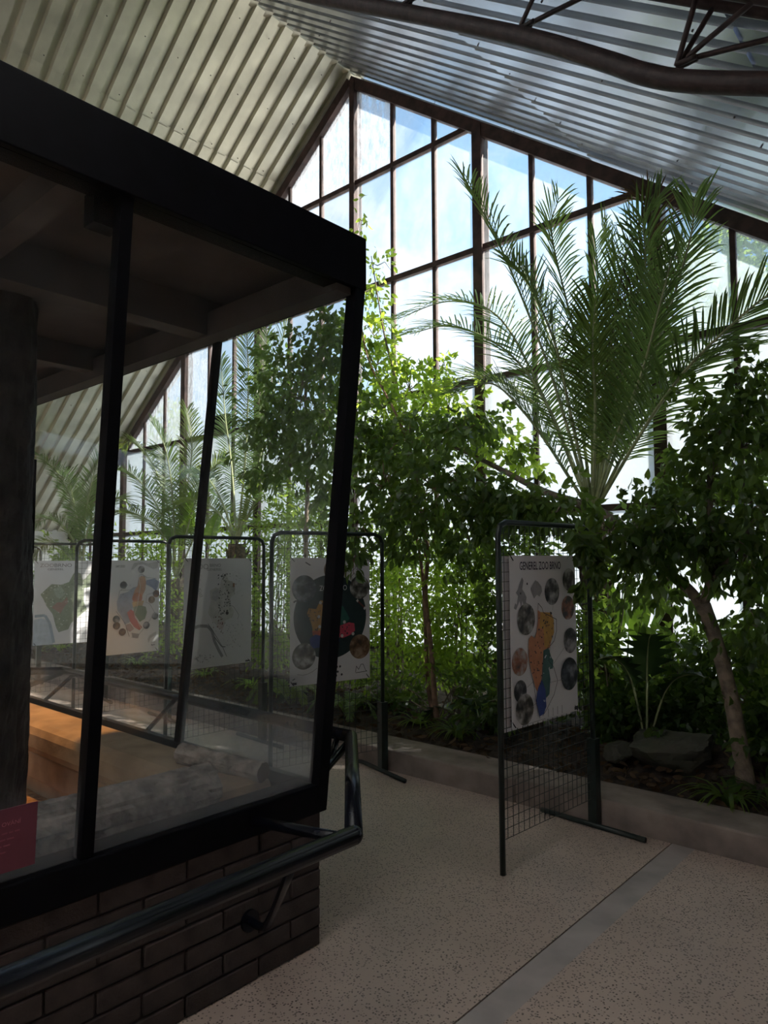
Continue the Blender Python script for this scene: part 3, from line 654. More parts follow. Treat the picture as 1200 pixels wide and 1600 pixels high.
# ferns
def fern(px, py, y, label, n, L, m):
    c = at(px, py, y); r = thing('fern', label, 'fern', (c.x, c.y, soil_z(y)-0.02)); b = Vector(r.location)
    for k in range(n):
        a = 2*PI*k/n+random.uniform(-.3, .3); d = Vector((math.cos(a), math.sin(a), 0)); 
        frond(r, [b, b+d*L*.35+Vector((0, 0, L*.5)), b+d*L*.75+Vector((0, 0, L*.55)), b+d*L+Vector((0, 0, L*.3))], 0.09, m, nl=22, wl=0.02, start=.2, rng=rg, fold=.1, droop=.1, r0=0.004)
fern(455, 1075, 4.75, 'feathery fern behind the left post of the dark disc panel', 9, .42, M['palm_light'])
fern(545, 1130, 4.72, 'feathery fern on the soil beneath the dark disc poster', 8, .36, M['palm'])

# palms ------------------------------------------------------------------------
def palm(label, basepx, fronds, m, leafl, nl, trunk_r, name='palm', wl=0.022, foot=None):
    b = at(*basepx); fx = foot or basepx[0]
    r = thing(name, label, 'palm tree', (b.x, b.y, soil_z(b.y)-0.05)); z0 = r.location.z
    h = b.z-z0
    pts = [Vector((b.x, b.y, z0+h*t)) for t in np.linspace(0, 1, 9)]
    MB().tube(rel(pts, r), [trunk_r*(1.15 if i % 2 else .92) for i in range(9)], 10).obj('trunk', M['fibre'], r)
    bt = MB()
    for k in range(int(h*26)):                                   # old leaf bases
        a = k*2.4; z = z0+h*(k+2)/(h*26+2); d = Vector((math.cos(a), math.sin(a), 0)); p = Vector((b.x, b.y, z))
        bt.tube(rel([p+d*trunk_r*.8, p+d*(trunk_r+.035)+Vector((0, 0, .07)), p+d*(trunk_r+.045)+Vector((0, 0, .14))], r), [.022, .017, .007], 5)
    o = bt.obj('leaf_bases', M['fibre'], r); o['kind'] = 'stuff'
    for fr in fronds:
        mm = m
        if isinstance(fr[0], str): mm = M[fr[0]]; fr = fr[1:]
        frond(r, [b]+[at(*q) for q in fr], leafl, mm, nl=nl, wl=wl, rng=rg, start=.24)
    return r
palm('tall date palm with many upright feathery fronds in front of the glazed gable', (926, 805, 5.4), [
    [(875, 629, 5.25), (842, 532, 5.1), (777, 375, 4.95), (723, 276, 4.9)],
    [(922, 629, 5.5), (891, 494, 5.6), (862, 365, 5.7), (872, 312, 5.75)],
    [(945, 629, 5.45), (965, 467, 5.5), (990, 365, 5.5), (1030, 305, 5.4)],
    [(929, 640, 5.6), (932, 520, 5.8), (934, 430, 5.9), (930, 375, 5.95)],
    [(990, 629, 5.3), (1037, 510, 5.2), (1078, 375, 5.1), (1084, 312, 5.1)],
    [(1005, 672, 5.1), (1070, 580, 4.9), (1146, 505, 4.7), (1205, 458, 4.6), (1255, 440, 4.5)],
    [(853, 629, 5.5), (783, 542, 5.6), (702, 510, 5.7), (640, 522, 5.8)],
    [(838, 596, 5.6), (775, 492, 5.8), (700, 471, 5.9), (622, 498, 6.0)],
    [(960, 640, 5.3), (988, 520, 5.2), (1008, 430, 5.2), (1004, 345, 5.3)],
    [(905, 650, 5.6), (868, 560, 5.9), (842, 480, 6.1), (815, 430, 6.2)],
    ['palm_light', (930, 640, 5.2), (926, 540, 5.1), (930, 470, 5.1)],
    ['palm_light', (870, 670, 5.7), (800, 605, 5.9), (735, 588, 6.0), (680, 606, 6.0)],
    [(970, 650, 5.6), (1020, 540, 5.8), (1055, 440, 5.9), (1062, 390, 5.9)],
    [(890, 640, 5.2), (868, 540, 5.0), (830, 450, 4.9), (800, 410, 4.9)],
    [(950, 660, 5.7), (975, 560, 5.9), (968, 450, 6.1), (940, 350, 6.2)],
    [(960, 690, 5.2), (1000, 590, 5.0), (1030, 480, 4.9), (1050, 400, 4.9)],
    [(985, 690, 5.3), (1045, 610, 5.2), (1110, 560, 5.1), (1165, 545, 5.0)],
    [(860, 700, 5.3), (815, 640, 5.2), (770, 600, 5.1), (725, 610, 5.05)],
    ['dead', (975, 560, 5.5), (1005, 420, 5.6), (1018, 330, 5.6), (1000, 310, 5.5)]], M['palm'], 0.46, 66, 0.10, 'date_palm', wl=0.0165)
palm('palm with fibrous brown trunk rising behind the dotted plan poster', (370, 850, 5.5), [
    [(383, 720, 5.5), (388, 590, 5.4), (383, 470, 5.3)],
    [(405, 720, 5.5), (432, 580, 5.5), (452, 480, 5.5)],
    [(395, 730, 5.6), (408, 620, 5.8), (418, 520, 6.0)],
    [(362, 730, 5.6), (352, 650, 5.8), (345, 560, 6.0)],
    [(345, 780, 5.6), (318, 740, 5.8), (300, 740, 6.0)],
    ['palm_light', (340, 800, 5.5), (300, 780, 5.6), (262, 800, 5.7)],
    ['palm_light', (395, 790, 5.4), (420, 750, 5.3), (440, 760, 5.2)]], M['palm'], 0.36, 80, 0.11, 'date_palm', wl=0.014)
palm('pale arching palm under the sloping gable edge at left, behind the route map', (275, 905, 5.9), [
    ['palm_light', (262, 790, 5.9), (235, 720, 5.9), (205, 690, 5.9), (190, 700, 5.9)],
    ['palm_light', (290, 780, 6.0), (300, 700, 6.1), (292, 640, 6.2)],
    [(270, 780, 5.8), (258, 700, 5.7), (238, 660, 5.6)],
    ['palm_light', (300, 800, 5.9), (325, 740, 5.9), (352, 715, 5.9)],
    ['palm_light', (250, 830, 5.7), (200, 800, 5.6), (160, 815, 5.5)],
    [(250, 800, 5.9), (205, 740, 5.8), (165, 735, 5.7)],
    ['palm_light', (310, 830, 6.0), (350, 800, 6.0), (385, 820, 6.0)]], M['palm'], 0.42, 84, 0.10, 'feather_palm', wl=0.015)
palm('dark feathery palm at far left beside the bark-covered post', (128, 900, 5.3), [
    [(120, 810, 5.3), (95, 745, 5.2), (62, 712, 5.1)],
    [(112, 840, 5.2), (80, 812, 5.0), (48, 822, 4.9)],
    [(135, 800, 5.4), (150, 730, 5.5), (170, 690, 5.6)],
    [(100, 860, 5.2), (72, 850, 5.1), (50, 868, 5.0)],
    [(140, 820, 5.4), (180, 780, 5.5), (205, 790, 5.6)],
    [(118, 800, 5.5), (105, 730, 5.7), (110, 680, 5.9)]], M['palm'], 0.40, 76, 0.10, 'feather_palm', wl=0.015)

# trees outside the glass
ro = np.random.default_rng(77)
def outside_tree(px, py, y, rad, label):
    c = at(px, py, y); r = thing('tree', label, 'tree', (c.x, c.y, -0.05))
    MB().tube([(0, 0, 0), (0.1, 0, c.z*.6), (0, 0, c.z)], [0.22, 0.16, 0.08], 8).obj('trunk', M['trunk'], r, smooth=True)
    u = ro.normal(size=(2600, 3)); u /= np.linalg.norm(u, axis=1, keepdims=True); u *= ro.uniform(.3, 1, (2600, 1))**.5
    P = np.array([0, 0, c.z])+u*np.array([rad, rad, rad*.9]); P += 0.25*np.sin(P*2.3)[:, [1, 2, 0]]; P = P[P[:, 2] > 0.8]
    V, F = leaf_arrays(P, ro.normal(size=P.shape), 0.22, 0.55, ro); o = link('crown', np_mesh('crown', V, F), M['leaf_mid'], r); o['kind'] = 'stuff'
outside_tree(1215, 420, 15, 1.7, 'green tree outside, seen through the glass at the right edge')
outside_tree(1060, 640, 20, 2.2, 'tree outside the gable behind the fronds of the tall date palm')
outside_tree(345, 730, 26, 2.4, 'tree outside, seen through the hazy pane behind the tank corner')
outside_tree(245, 680, 16, 1.6, 'tree outside by the lower left edge of the glazed gable')
outside_tree(640, 800, 30, 2.6, 'tree outside behind the fig crowns')

# ------------------------------------------------------------------ roof truss, top right
Y0 = 2.85
tr = thing('roof_truss', 'brown tubular roof truss with bent rod webs under the right slope', 'truss', (-1.0, Y0, 0.0))
ch = smooth_path([Vector((-5.95, Y0, 7.22)), at(440, -18, Y0), at(517, -1, Y0), at(680, 29, Y0), at(827, 60, Y0), at(950, 97, Y0), at(1010, 117, Y0), at(1075, 127, Y0), at(1200, 131, Y0), at(1330, 131, Y0), Vector((0.8, Y0, 2.95)), Vector((1.85, Y0, 2.25))], 6)
MB().tube(rel(ch, tr), 0.043, 14).obj('bottom_chord', M['pipe'], tr, smooth=True)
for dy in (0.0, 0.10):
    a = Vector((-6.1, Y0+dy, roof_z(-6.1)-0.12)); b = Vector((1.7, Y0+dy, roof_z(1.7)-0.12)); MB().tube(rel([a, b], tr), 0.025, 10).obj('top_chord', M['pipe'], tr, smooth=True)
nodes = [(at(634, 12, Y0), ((.28, 0.0), (.42, .10))), (at(820, 50, Y0), ((.13, 0.0), (.36, .10))), (at(1068, 108, Y0), ((.07, 0.0), (.10, .10), (.28, 0.0), (.50, .10)))]
for nd, offs in nodes:
    for (dx, dy) in offs:
        x_ = nd.x+dx; tp = Vector((x_, Y0+dy, roof_z(x_)-0.12)); low = nd+Vector((-.02 if dx < .2 else .02, dy*.2, .045)); k1 = low+(tp-low)*.08
        st_ = nd+Vector((.05 if dx < .2 else -.02, dy*.15, .030))
        MB().tube(rel(smooth_path([st_, low-Vector((0, 0, .012)), k1, tp], 4), tr), 0.0115, 8).obj('web_rod', M['pipe'], tr, smooth=True)

# actuator box on the transom
bx_ = at(346, 668, YG-0.10); ab = thing('window_actuator', 'dark box-shaped actuator sitting on a transom of the glazed gable', 'actuator', (bx_.x, bx_.y, 3.602))
MB().box((-.20, -.06, 0), (.20, .04, .24)).obj('housing', M['black'], ab, bevel=0.02); MB().tube([(.20, -.01, .12), (.30, -.01, .10), (.34, -.01, .02)], 0.025, 8).obj('arm', M['black'], ab)

# ------------------------------------------------------------------ terrarium
XT, YT, XW, YN = -2.25, 2.12, -6.25, -1.35           # faces of the block base
SILL, TOP, ROOFZ = 0.545, 2.80, 3.04; OUT = 0.118
ter = thing('terrarium', 'black-framed walk-around glass terrarium on a brown block base', 'terrarium', (-4.2, 0.4, 0))
TL = Vector(ter.location)
def tb(a, b): return MB().box(Vector(a)-TL, Vector(b)-TL)
def tbeam(p, q, w, h, up=(0, 0, 1)): return MB().beam(Vector(p)-TL, Vector(q)-TL, w, h, up)
base = empty('base_wall'); base.parent = ter
inset = 0.012
walls = [((XT-.14, YN, 0), (XT-inset, YT, SILL)), ((XW, YT-.14, 0), (XT-.14, YT-inset, SILL)), ((XW+inset, YN, 0), (XW+.14, YT-.14, SILL)), ((XW+.14, YN+inset, 0), (XT-.14, YN+.14, SILL))]
mm = MB()
for a, b in walls: mm.box(Vector(a)-TL, Vector(b)-TL)
mm.obj('mortar_core', M['mortar'], base)
brick_me = {}
rbk = random.Random(9)
CH = SILL/7.0
def brick(x0, y0, z0, dx, dy, dz):
    key = (round(dx, 3), round(dy, 3), round(dz, 3))
    if key not in brick_me:
        bm = bmesh.new(); bmesh.ops.create_cube(bm, size=1)
        for v in bm.verts: v.co = Vector((v.co.x*dx, v.co.y*dy, v.co.z*dz))
        bmesh.ops.bevel(bm, geom=bm.edges[:], offset=0.004, segments=1, affect='EDGES')
        me = bpy.data.meshes.new('brick'); bm.to_mesh(me); bm.free(); me.materials.append(M['block']); brick_me[key] = me
    o = link('brick', brick_me[key], None, base); j = 0.003
    o.location = Vector((x0+dx/2+rbk.uniform(-j, j)*(dx < dy), y0+dy/2+rbk.uniform(-j, j)*(dx > dy), z0+dz/2))-TL
    o.rotation_euler = (0, 0, rbk.uniform(-.004, .004))
BL = 0.325; JT = 0.009
for c in range(7):
    z = c*CH; off = (0.165 if c % 2 else 0.0)
    y = YT
    L0 = BL if not off else 0.165
    first = True
    while y > YN+0.02:
        ln = min(L0 if first else BL, y-YN); brick(XT-0.06, y-ln+JT/2, z+JT/2, 0.06, ln-JT, CH-JT); y -= ln; first = False
    x = XT-0.07; first = True
    while x > XW+0.02:
        ln = min((0.165 if not off else BL) if first else BL, x-XW); brick(x-ln+JT/2, YT-0.06, z+JT/2, ln-JT, 0.06, CH-JT); x -= ln; first = False
# steel frame: sill, posts, roof
sx0, sy0 = XT, YT; G0 = 0.660                                      # bottom of the glass
tb((XT-.13, YN, SILL), (XT+.018, YT+.018, G0)).obj('sill', M['black'], ter, bevel=.006)
tb((XW, YT-.13, SILL), (XT-.13, YT+.018, G0)).obj('sill', M['black'], ter, bevel=.006)
tb((XW-.018, YN, SILL), (XW+.13, YT-.13, G0)).obj('sill', M['black'], ter, bevel=.006)
def post(p, q, w=0.055, d=0.05): tbeam(p, q, w, d, up=(1, 0, 0) if abs(q[1]-p[1]) < .05 else (0, 1, 0)).obj('corner_post' if False else 'frame_post', M['black'], ter)
cor = tbeam((XT-.012, YT-.012, SILL+.02), (XT+OUT-.012, YT+OUT-.012, TOP), 0.058, 0.058, up=(0, 1, 0)).obj('corner_post', M['black'], ter)
for y in (1.10, 0.02, -1.2): tbeam((XT-.02, y, G0-.02), (XT+OUT-.02, y+.03, TOP+.02), 0.05, 0.042, up=(0, 1, 0)).obj('frame_post', M['black'], ter)
for x in (-3.31, -5.75): tbeam((x, YT-.02, G0-.02), (x+.14, YT+OUT-.02, TOP+.02), 0.036, 0.036, up=(0, 1, 0)).obj('frame_post', M['black'], ter)
tbeam((XW+.02, YT-.02, SILL), (XW-OUT+.02, YT+OUT-.02, TOP), 0.055, 0.055, up=(0, 1, 0)).obj('corner_post', M['black'], ter)
# glass
def pane(a, b, c, d, n): 
    n = Vector(n)*0.006; MB().prism([Vector(p)-TL for p in (a, b, c, d)], n).obj('pane', M['tank'], ter)
ys = [YT-.03, 1.12, 0.02, -1.2]
for ya, yb in zip(ys, ys[1:]):
    s0 = OUT if ya > 2 else .03
    pane((XT-.02, yb, G0), (XT-.02, ya, G0), (XT+OUT-.02, ya+(OUT if ya > 2 else .03), TOP+.02), (XT+OUT-.02, yb+.03, TOP+.02), (-1, 0, 0))
xs_ = [XT-.03, -3.31, -5.75, XW+.03]
for i, (xa, xb) in enumerate(zip(xs_, xs_[1:])):
    pane((xb, YT-.02, G0), (xa, YT-.02, G0), (xa+(OUT if i == 0 else .14), YT+OUT-.02, TOP+.02), (xb+(.14 if i < 2 else -OUT), YT+OUT-.02, TOP+.02), (0, -1, 0))
# roof slab with fascia, ceiling lining and beams
FX, FY = XT+.14, YT+.14
tb((XW-.14, YN-.1, ROOFZ-.03), (FX-.02, FY-.02, ROOFZ)).obj('roof', M['black'], ter)
tb((FX-.03, YN-.1, TOP), (FX, FY, ROOFZ)).obj('fascia', M['black'], ter, bevel=.004)
tb((XW-.14, FY-.03, TOP), (FX-.03, FY, ROOFZ)).obj('fascia', M['black'], ter, bevel=.004)
tb((XW-.14, YN-.1, TOP), (XW-.11, FY-.03, ROOFZ)).obj('fascia', M['black'], ter)
for k, (x0, x1) in enumerate(((FX-.035, -3.12), (-3.20, -4.4), (-4.42, -5.5), (-5.52, XW-.1))):
    tb((x1+.005, YN-.05, ROOFZ-.075), (x0-.005, FY-.035, ROOFZ-.035)).obj('ceiling_board', M['ceil'], ter)
tb((-3.22, YN, TOP-.02), (-3.10, FY-.03, ROOFZ-.07)).obj('ceiling_beam', M['ceil'], ter)
tb((-4.46, YN, TOP+.02), (-4.36, FY-.03, ROOFZ-.07)).obj('ceiling_beam', M['ceil'], ter)
tb((-3.10, 0.98, TOP+.05), (FX-.03, 1.08, ROOFZ-.07)).obj('ceiling_beam', M['ceil'], ter)
tb((XW, YT-.02, TOP-.03), (FX-.03, YT+.07, TOP+.10)).obj('top_rail', M['ceil'], ter)
tb((FX-.11, YN, TOP-.0), (FX-.03, YT, TOP+.06)).obj('top_rail', M['black'], ter)
tb((XT-.02, 1.05, TOP-.09), (XT+.05, 1.14, TOP+.02)).obj('hinge_block', M['black'], ter)
# inside rim of plaster along the far face
tb((XW+.15, 1.70, 0.52), (XT-.15, 2.00, 0.69)).obj('plaster_ledge', M['plaster'], ter, bevel=.05)
tb((XW+.15, 1.76, 0.36), (XT-.15, 2.0, 0.505)).obj('ledge_course', M['plaster'], ter, bevel=.008)
tb((XW+.15, 1.79, 0.0), (XT-.15, 2.0, 0.35)).obj('rear_lining', M['plaster'], ter)
tb((XT-.60, YN+.15, 0.0), (XT-.14, 1.695, 0.60)).obj('front_ledge', M['plaster'], ter, bevel=.02)
# sand
sv = []; sf = []; k = 26
for i in range(k+1):
    for j in range(k+1):
        X = XW+.16+(XT-.16-XW-.16)*i/k; Y = YN+.16+(1.78-YN-.16)*j/k; sv.append((X, Y, .27+.05*math.sin(X*2.2+1)*math.cos(Y*2.6)+random.uniform(-.008, .008)))
for i in range(k):
    for j in range(k): a = i*(k+1)+j; sf.append((a, a+k+1, a+k+2, a+1))
tag(MB().add(sv, sf).obj('sand', M['sand'], smooth=True), 'orange-brown sand covering the floor inside the terrarium', 'sand', kind='stuff')

# logs and tree post ----------------------------------------------------------
def log(name, a, b, r, label, ridges, amp, m, seed, bendz=0.0, nseg=40, nr=36, taper=0.9):
    a, b = Vector(a), Vector(b); d = (b-a); L = d.length; d.normalize(); s = d.orthogonal().normalized(); u = d.cross(s); rr = random.Random(seed)
    ph = [rr.uniform(0, 6.28) for _ in range(8)]; vs = []; fs = []
    root = thing(name, label, 'log', a); prof = []
    for i in range(nseg+1):
        t = i/nseg; c = d*L*t+Vector((0, 0, bendz*math.sin(PI*t))); R = r*(1-(1-taper)*t)
        for j in range(nr):
            g = 2*PI*j/nr
            row = math.floor(g*ridges*2/(2*PI)); brk = math.sin(t*L*26+row*2.3+ph[0]) > -.55; rid = abs(math.sin(ridges*g+.5*math.sin(t*L*8+ph[1])))**.5
            k = 1+amp*((rid if brk else rid*.3)*1.25-.75+rr.uniform(-.16, .16))
            vs.append(c+(s*math.cos(g)+u*math.sin(g))*R*k)
    for i in range(nseg):
        for j in range(nr): j2 = (j+1) % nr; fs.append((i*nr+j, i*nr+j2, (i+1)*nr+j2, (i+1)*nr+j))
    MB().add(vs, fs).obj('bark', m, root)
    for i, c in ((0, Vector((0, 0, 0))), (nseg, d*L)):
        ring = vs[i*nr:(i+1)*nr]; e_ = MB(); e_.add([c]+ring, [(0, 1+j, 1+(j+1) % nr) for j in range(nr)]); e_.obj('cut_end', M['wood_end'], root)
    return root
log('bark_log', (-2.475, 0.30, 0.70), (-2.455, 1.70, 0.70), 0.100, 'long grey log with ridged bark lying along the front sill inside the tank', 9, .13, M['bark_log'], 2, nseg=90, nr=44)
log('bark_log', (-2.86, 2.03-.20, 0.735), (-2.40, 1.93, 0.715), 0.045, 'short dark log with cut end in the corner of the tank sill', 7, .12, M['bark_log'], 5, nseg=24, nr=24)
log('branch_log', (-2.76, 0.95, 0.645), (-2.72, 1.38, 0.645), 0.040, 'short smooth pale branch behind the ridged log, near the pink card', 5, .05, M['plaster'], 7, nseg=16, nr=18)
MB_ = MB()
tp = thing('bark_post', 'thick upright tree trunk with dark furrowed bark inside the tank at left', 'tree trunk', (-3.93, 1.36, .25))
vs = []; fs = []; nr = 72; nz = 70; R0 = .20
for i in range(nz+1):
    t = i/nz
    for j in range(nr):
        g = 2*PI*j/nr; k = 1+.05*abs(math.sin(9*g+.9*math.sin(t*14)+.6*math.sin(t*37)))**.5+.05*math.sin(5*g+2.1*math.sin(t*6))+random.uniform(-.018, .018)
        vs.append((R0*k*math.cos(g), R0*k*math.sin(g), t*2.71))
for i in range(nz):
    for j in range(nr): j2 = (j+1) % nr; fs.append((i*nr+j, i*nr+j2, (i+1)*nr+j2, (i+1)*nr+j))
MB().add(vs, fs).obj('bark', M['bark'], tp)

# heat lamp hung from the ceiling beam
hl = thing('heat_lamp', 'heat lamp in a square black hood, added to cut its light, hanging from the tank ceiling behind the trunk', 'lamp', (-4.45, 1.58, 2.10))
hd = MB(); w_ = .16  # unseen hood added round the lamp, its long sides cut off the light
for (a, b) in (((-w_, -w_, -.10), (w_, -w_+.012, .10)), ((-w_, w_-.012, -.10), (w_, w_, .10)), ((-w_, -w_, -.10), (-w_+.012, w_, .10)), ((w_-.012, -w_, -.33), (w_, w_, .10)), ((-w_, -w_, .09), (w_, w_, .102))): hd.box(a, b)
hd.box((-w_, w_-.012, -.45), (w_, w_, .10)); hd.box((-w_, -w_, -.25), (w_, -w_+.012, .1)); hd.obj('hood', M['black'], hl); MB().tube([(0, 0, .10), (0, 0, .86)], .006, 6).obj('hanger', M['black'], hl)
bm = bmesh.new(); bmesh.ops.create_uvsphere(bm, u_segments=14, v_segments=10, radius=.04); me = bpy.data.meshes.new('bulb'); bm.to_mesh(me); bm.free()
em = bpy.data.materials.new('warm_bulb'); em.use_nodes = True; q = em.node_tree.nodes['Principled BSDF']; q.inputs['Emission Color'].default_value = (1, .45, .14, 1); q.inputs['Emission Strength'].default_value = 20
link('bulb', me, em, hl, smooth=True, loc=(-.02, 0, .03))
pl = bpy.data.lights.new('heat_lamp_light', 'POINT'); pl.energy = 60; pl.color = (1, .50, .17); pl.shadow_soft_size = .012
po = bpy.data.objects.new('heat_lamp_light', pl); COL.objects.link(po); po.parent = hl; po.location = (-.02, 0, -.045)

# hand rail round the tank ------------------------------------------------------
hr = thing('handrail', 'blue-black painted tubular guard rail round the terrarium with a chamfered corner', 'handrail', (-1.66, 1.71, 0))
RZ_ = .705
rail_pts = [(-1.655, -1.6, RZ_), (-1.66, 1.71, RZ_), (-2.575, 2.635, RZ_), (-5.90, 2.65, RZ_), (-6.85, 1.70, RZ_), (-6.85, -1.3, RZ_)]
def bar_with_joints(pts, r):
    mb = MB()
    for a, b in zip(pts, pts[1:]): mb.tube(rel([a, b], hr), r, 16)
    for p in pts[1:-1]:
        bm = bmesh.new(); bmesh.ops.create_uvsphere(bm, u_segments=16, v_segments=10, radius=r*1.005); c = Vector(p)-Vector(hr.location)
        mb.add([v.co+c for v in bm.verts], [[v.index for v in f.verts] for f in bm.faces]); bm.free()
    return mb
bar_with_joints(rail_pts, .031).obj('rail', M['rail'], hr, smooth=True)
def bracket(a, b, plate_at, n):
    """flat arm to the wall, slanting strut and round wall plate"""
    MB().tube(rel([a, b], hr), .020, 10).obj('bracket_arm', M['rail'], hr, smooth=True)
def strut(p_rail, p_wall, nrm):
    n_ = Vector(nrm); w = Vector(p_wall); st = MB().tube(rel(smooth_path([Vector(p_rail), Vector(p_rail).lerp(w+n_*.10, .85), w+n_*.07, w+n_*.01], 4), hr), .015, 10).obj('strut', M['rail'], hr, smooth=True)
    l = Vector(hr.location); MB().tube([w-l, w+n_*.012-l], .040, 18).obj('wall_plate', M['rail'], st, smooth=False)
bracket((-2.24, 1.76, .60), (-1.67, 1.70, .690), None, None)
strut((-1.67, 1.46, .69), (XT, 1.745, .235), (1, 0, 0))
bracket((-2.36, 2.14, .60), (-2.56, 2.61, .69), None, None)
strut((-2.66, 2.62, .69), (-2.52, YT, .235), (0, 1, 0))
strut((-1.66, 0.05, .69), (XT, -.15, .235), (1, 0, 0))
bracket((-5.75, 2.14, .60), (-5.88, 2.63, .69), None, None)
strut((-5.70, 2.64, .69), (-5.95, YT, .235), (0, 1, 0))
bracket((-6.25, 2.10, .69), (-5.92, 2.63, .705), None, None)
strut((-4.2, 2.64, .69), (-4.35, YT, .235), (0, 1, 0))

# ------------------------------------------------------------------ mesh panels and posters
FONT = {}
def text_mesh(txt, size, spacing=1.0, bold=0.0):
    c = bpy.data.curves.new('lettering', 'FONT'); c.body = txt; c.size = size; c.space_character = spacing; c.offset = bold; c.resolution_u = 3
    o = bpy.data.objects.new('lettering', c); me = bpy.data.meshes.new_from_object(o); bpy.data.objects.remove(o); bpy.data.curves.remove(c)
    v = [p.co.copy() for p in me.vertices]; f = [list(p.vertices) for p in me.polygons]; bpy.data.meshes.remove(me); return v, f
INK = {}
def ink(col):
    k = tuple(round(c, 3) for c in col)
    if k not in INK: INK[k] = mat('print_ink', k, 0.55, spec=.3, var=0.10, vscale=22)
    return INK[k]
def photo_mat(i, a, b, c):
    m = mat('printed_photo', a, .5, spec=.3); t = m.node_tree; n = t.nodes.new('ShaderNodeTexNoise'); tc = t.nodes.new('ShaderNodeTexCoord'); mp_ = t.nodes.new('ShaderNodeMapping')
    mp_.inputs['Location'].default_value = (i*3.1, i*1.7, 0); t.links.new(tc.outputs['Object'], mp_.inputs[0]); t.links.new(mp_.outputs[0], n.inputs[0]); n.inputs['Scale'].default_value = 15; n.inputs['Detail'].default_value = 4
    r = t.nodes.new('ShaderNodeValToRGB'); t.links.new(n.outputs[0], r.inputs[0]); e0, e1 = r.color_ramp.elements; e0.position, e1.position = .38, .66; e0.color = (*a, 1); e1.color = (*c, 1); x = r.color_ramp.elements.new(.5); x.color = (*b, 1)
    t.links.new(r.outputs[0], t.nodes['Principled BSDF'].inputs[0]); return m
PH = [photo_mat(1, (.02, .02, .025), (.10, .10, .11), (.42, .42, .44)), photo_mat(2, (.03, .03, .03), (.14, .13, .12), (.5, .5, .5)), photo_mat(3, (.05, .05, .05), (.30, .12, .07), (.45, .44, .44)), photo_mat(4, (.02, .025, .03), (.06, .07, .09), (.25, .27, .30)), photo_mat(5, (.05, .03, .02), (.16, .09, .05), (.34, .25, .18))]

class Poster:
    """sheet in the local plane: u along the panel, v up, w towards the viewer"""
    def __init__(s, name, label, ox, u, w, h):
        s.o = thing(name, label, 'poster', ox, 'exhibition posters on mesh panels'); ang = math.atan2(u.y, u.x); s.o.rotation_euler = (0, 0, ang); s.w, s.h = w, h; s.k = 0
        n = 10; vs = []; fs = []
        s.o.rotation_mode = 'XYZ'
        MB().prism([(0, 0, 0), (w, 0, 0), (w, 0, h), (0, 0, h)], (0, -.0012, 0)).obj('sheet', M['paper'], s.o)
        for (a, b) in ((.02, h-.015), (w-.02, h-.015), (.02, .015), (w-.02, .015)):
            MB().tube([(a-.02, .004, b+.03), (a, -.004, b), (a+.012, -.004, b-.012)], .003, 5).obj('tie', M['black'], s.o)
    def lay(s): s.k += 1; return -.0020-.00035*s.k
    def poly(s, pts, col, name='map_area', px=True):
        m_ = col if isinstance(col, bpy.types.Material) else ink(col); z = s.lay(); return MB().add([(p[0]*s.w, z, p[1]*s.h) for p in pts], [tuple(range(len(pts)))]).obj(name, m_, s.o)
    def circ(s, x, y, r, col, name='photo_circle', ry=None, n=28):
        a = s.h/s.w; return s.poly([(x+r*math.cos(2*PI*i/n), y+(ry or r)/a*math.sin(2*PI*i/n)) for i in range(n)], col, name)
    def line(s, pts, wd, col, name='map_line'):
        z = s.lay(); mb = MB(); P = [Vector((p[0]*s.w, 0, p[1]*s.h)) for p in pts]
        for a, b in zip(P, P[1:]):
            d = (b-a).normalized(); n_ = Vector((-d.z, 0, d.x))*wd/2; v = [a-n_, b-n_, b+n_, a+n_]; mb.add([(q.x, z, q.z) for q in v], [(0, 1, 2, 3)])
        return mb.obj(name, ink(col), s.o)
    def text(s, txt, x, y, size, col, width=None, bold=0.0, name='lettering'):
        v, f = text_mesh(txt, size, bold=bold); w_ = max(p.x for p in v)-min(p.x for p in v); k = (width*s.w/w_) if width else 1; x0 = min(p.x for p in v); z = s.lay()
        return MB().add([(x*s.w+(p.x-x0)*k, z, y*s.h+p.y) for p in v], f).obj(name, ink(col), s.o)
    def dots(s, n, box, r, col, seed, name='map_dots', inside=None, ry=None):
        rr = random.Random(seed); z = s.lay(); mb = MB(); c = 0
        while c < n:
            x, y = rr.uniform(box[0], box[2]), rr.uniform(box[1], box[3])
            if inside and not pip((x, y), inside): continue
            a = rr.uniform(0, PI); q = r*rr.uniform(.5, 1.3); mb.add([(x*s.w+q*math.cos(a+i*PI/2)*(1 if i % 2 else .6), z, y*s.h+q*math.sin(a+i*PI/2)*(1 if i % 2 else .6)) for i in range(4)], [(0, 1, 2, 3)]); c += 1
        o = mb.obj(name, ink(col), s.o); o['kind'] = 'stuff'; return o
def pip(p, poly):
    r = False
    for (x0, y0), (x1, y1) in zip(poly, poly[1:]+poly[:1]):
        if (y0 > p[1]) != (y1 > p[1]) and p[0] < (x1-x0)*(p[1]-y0)/(y1-y0)+x0: r = not r
    return r

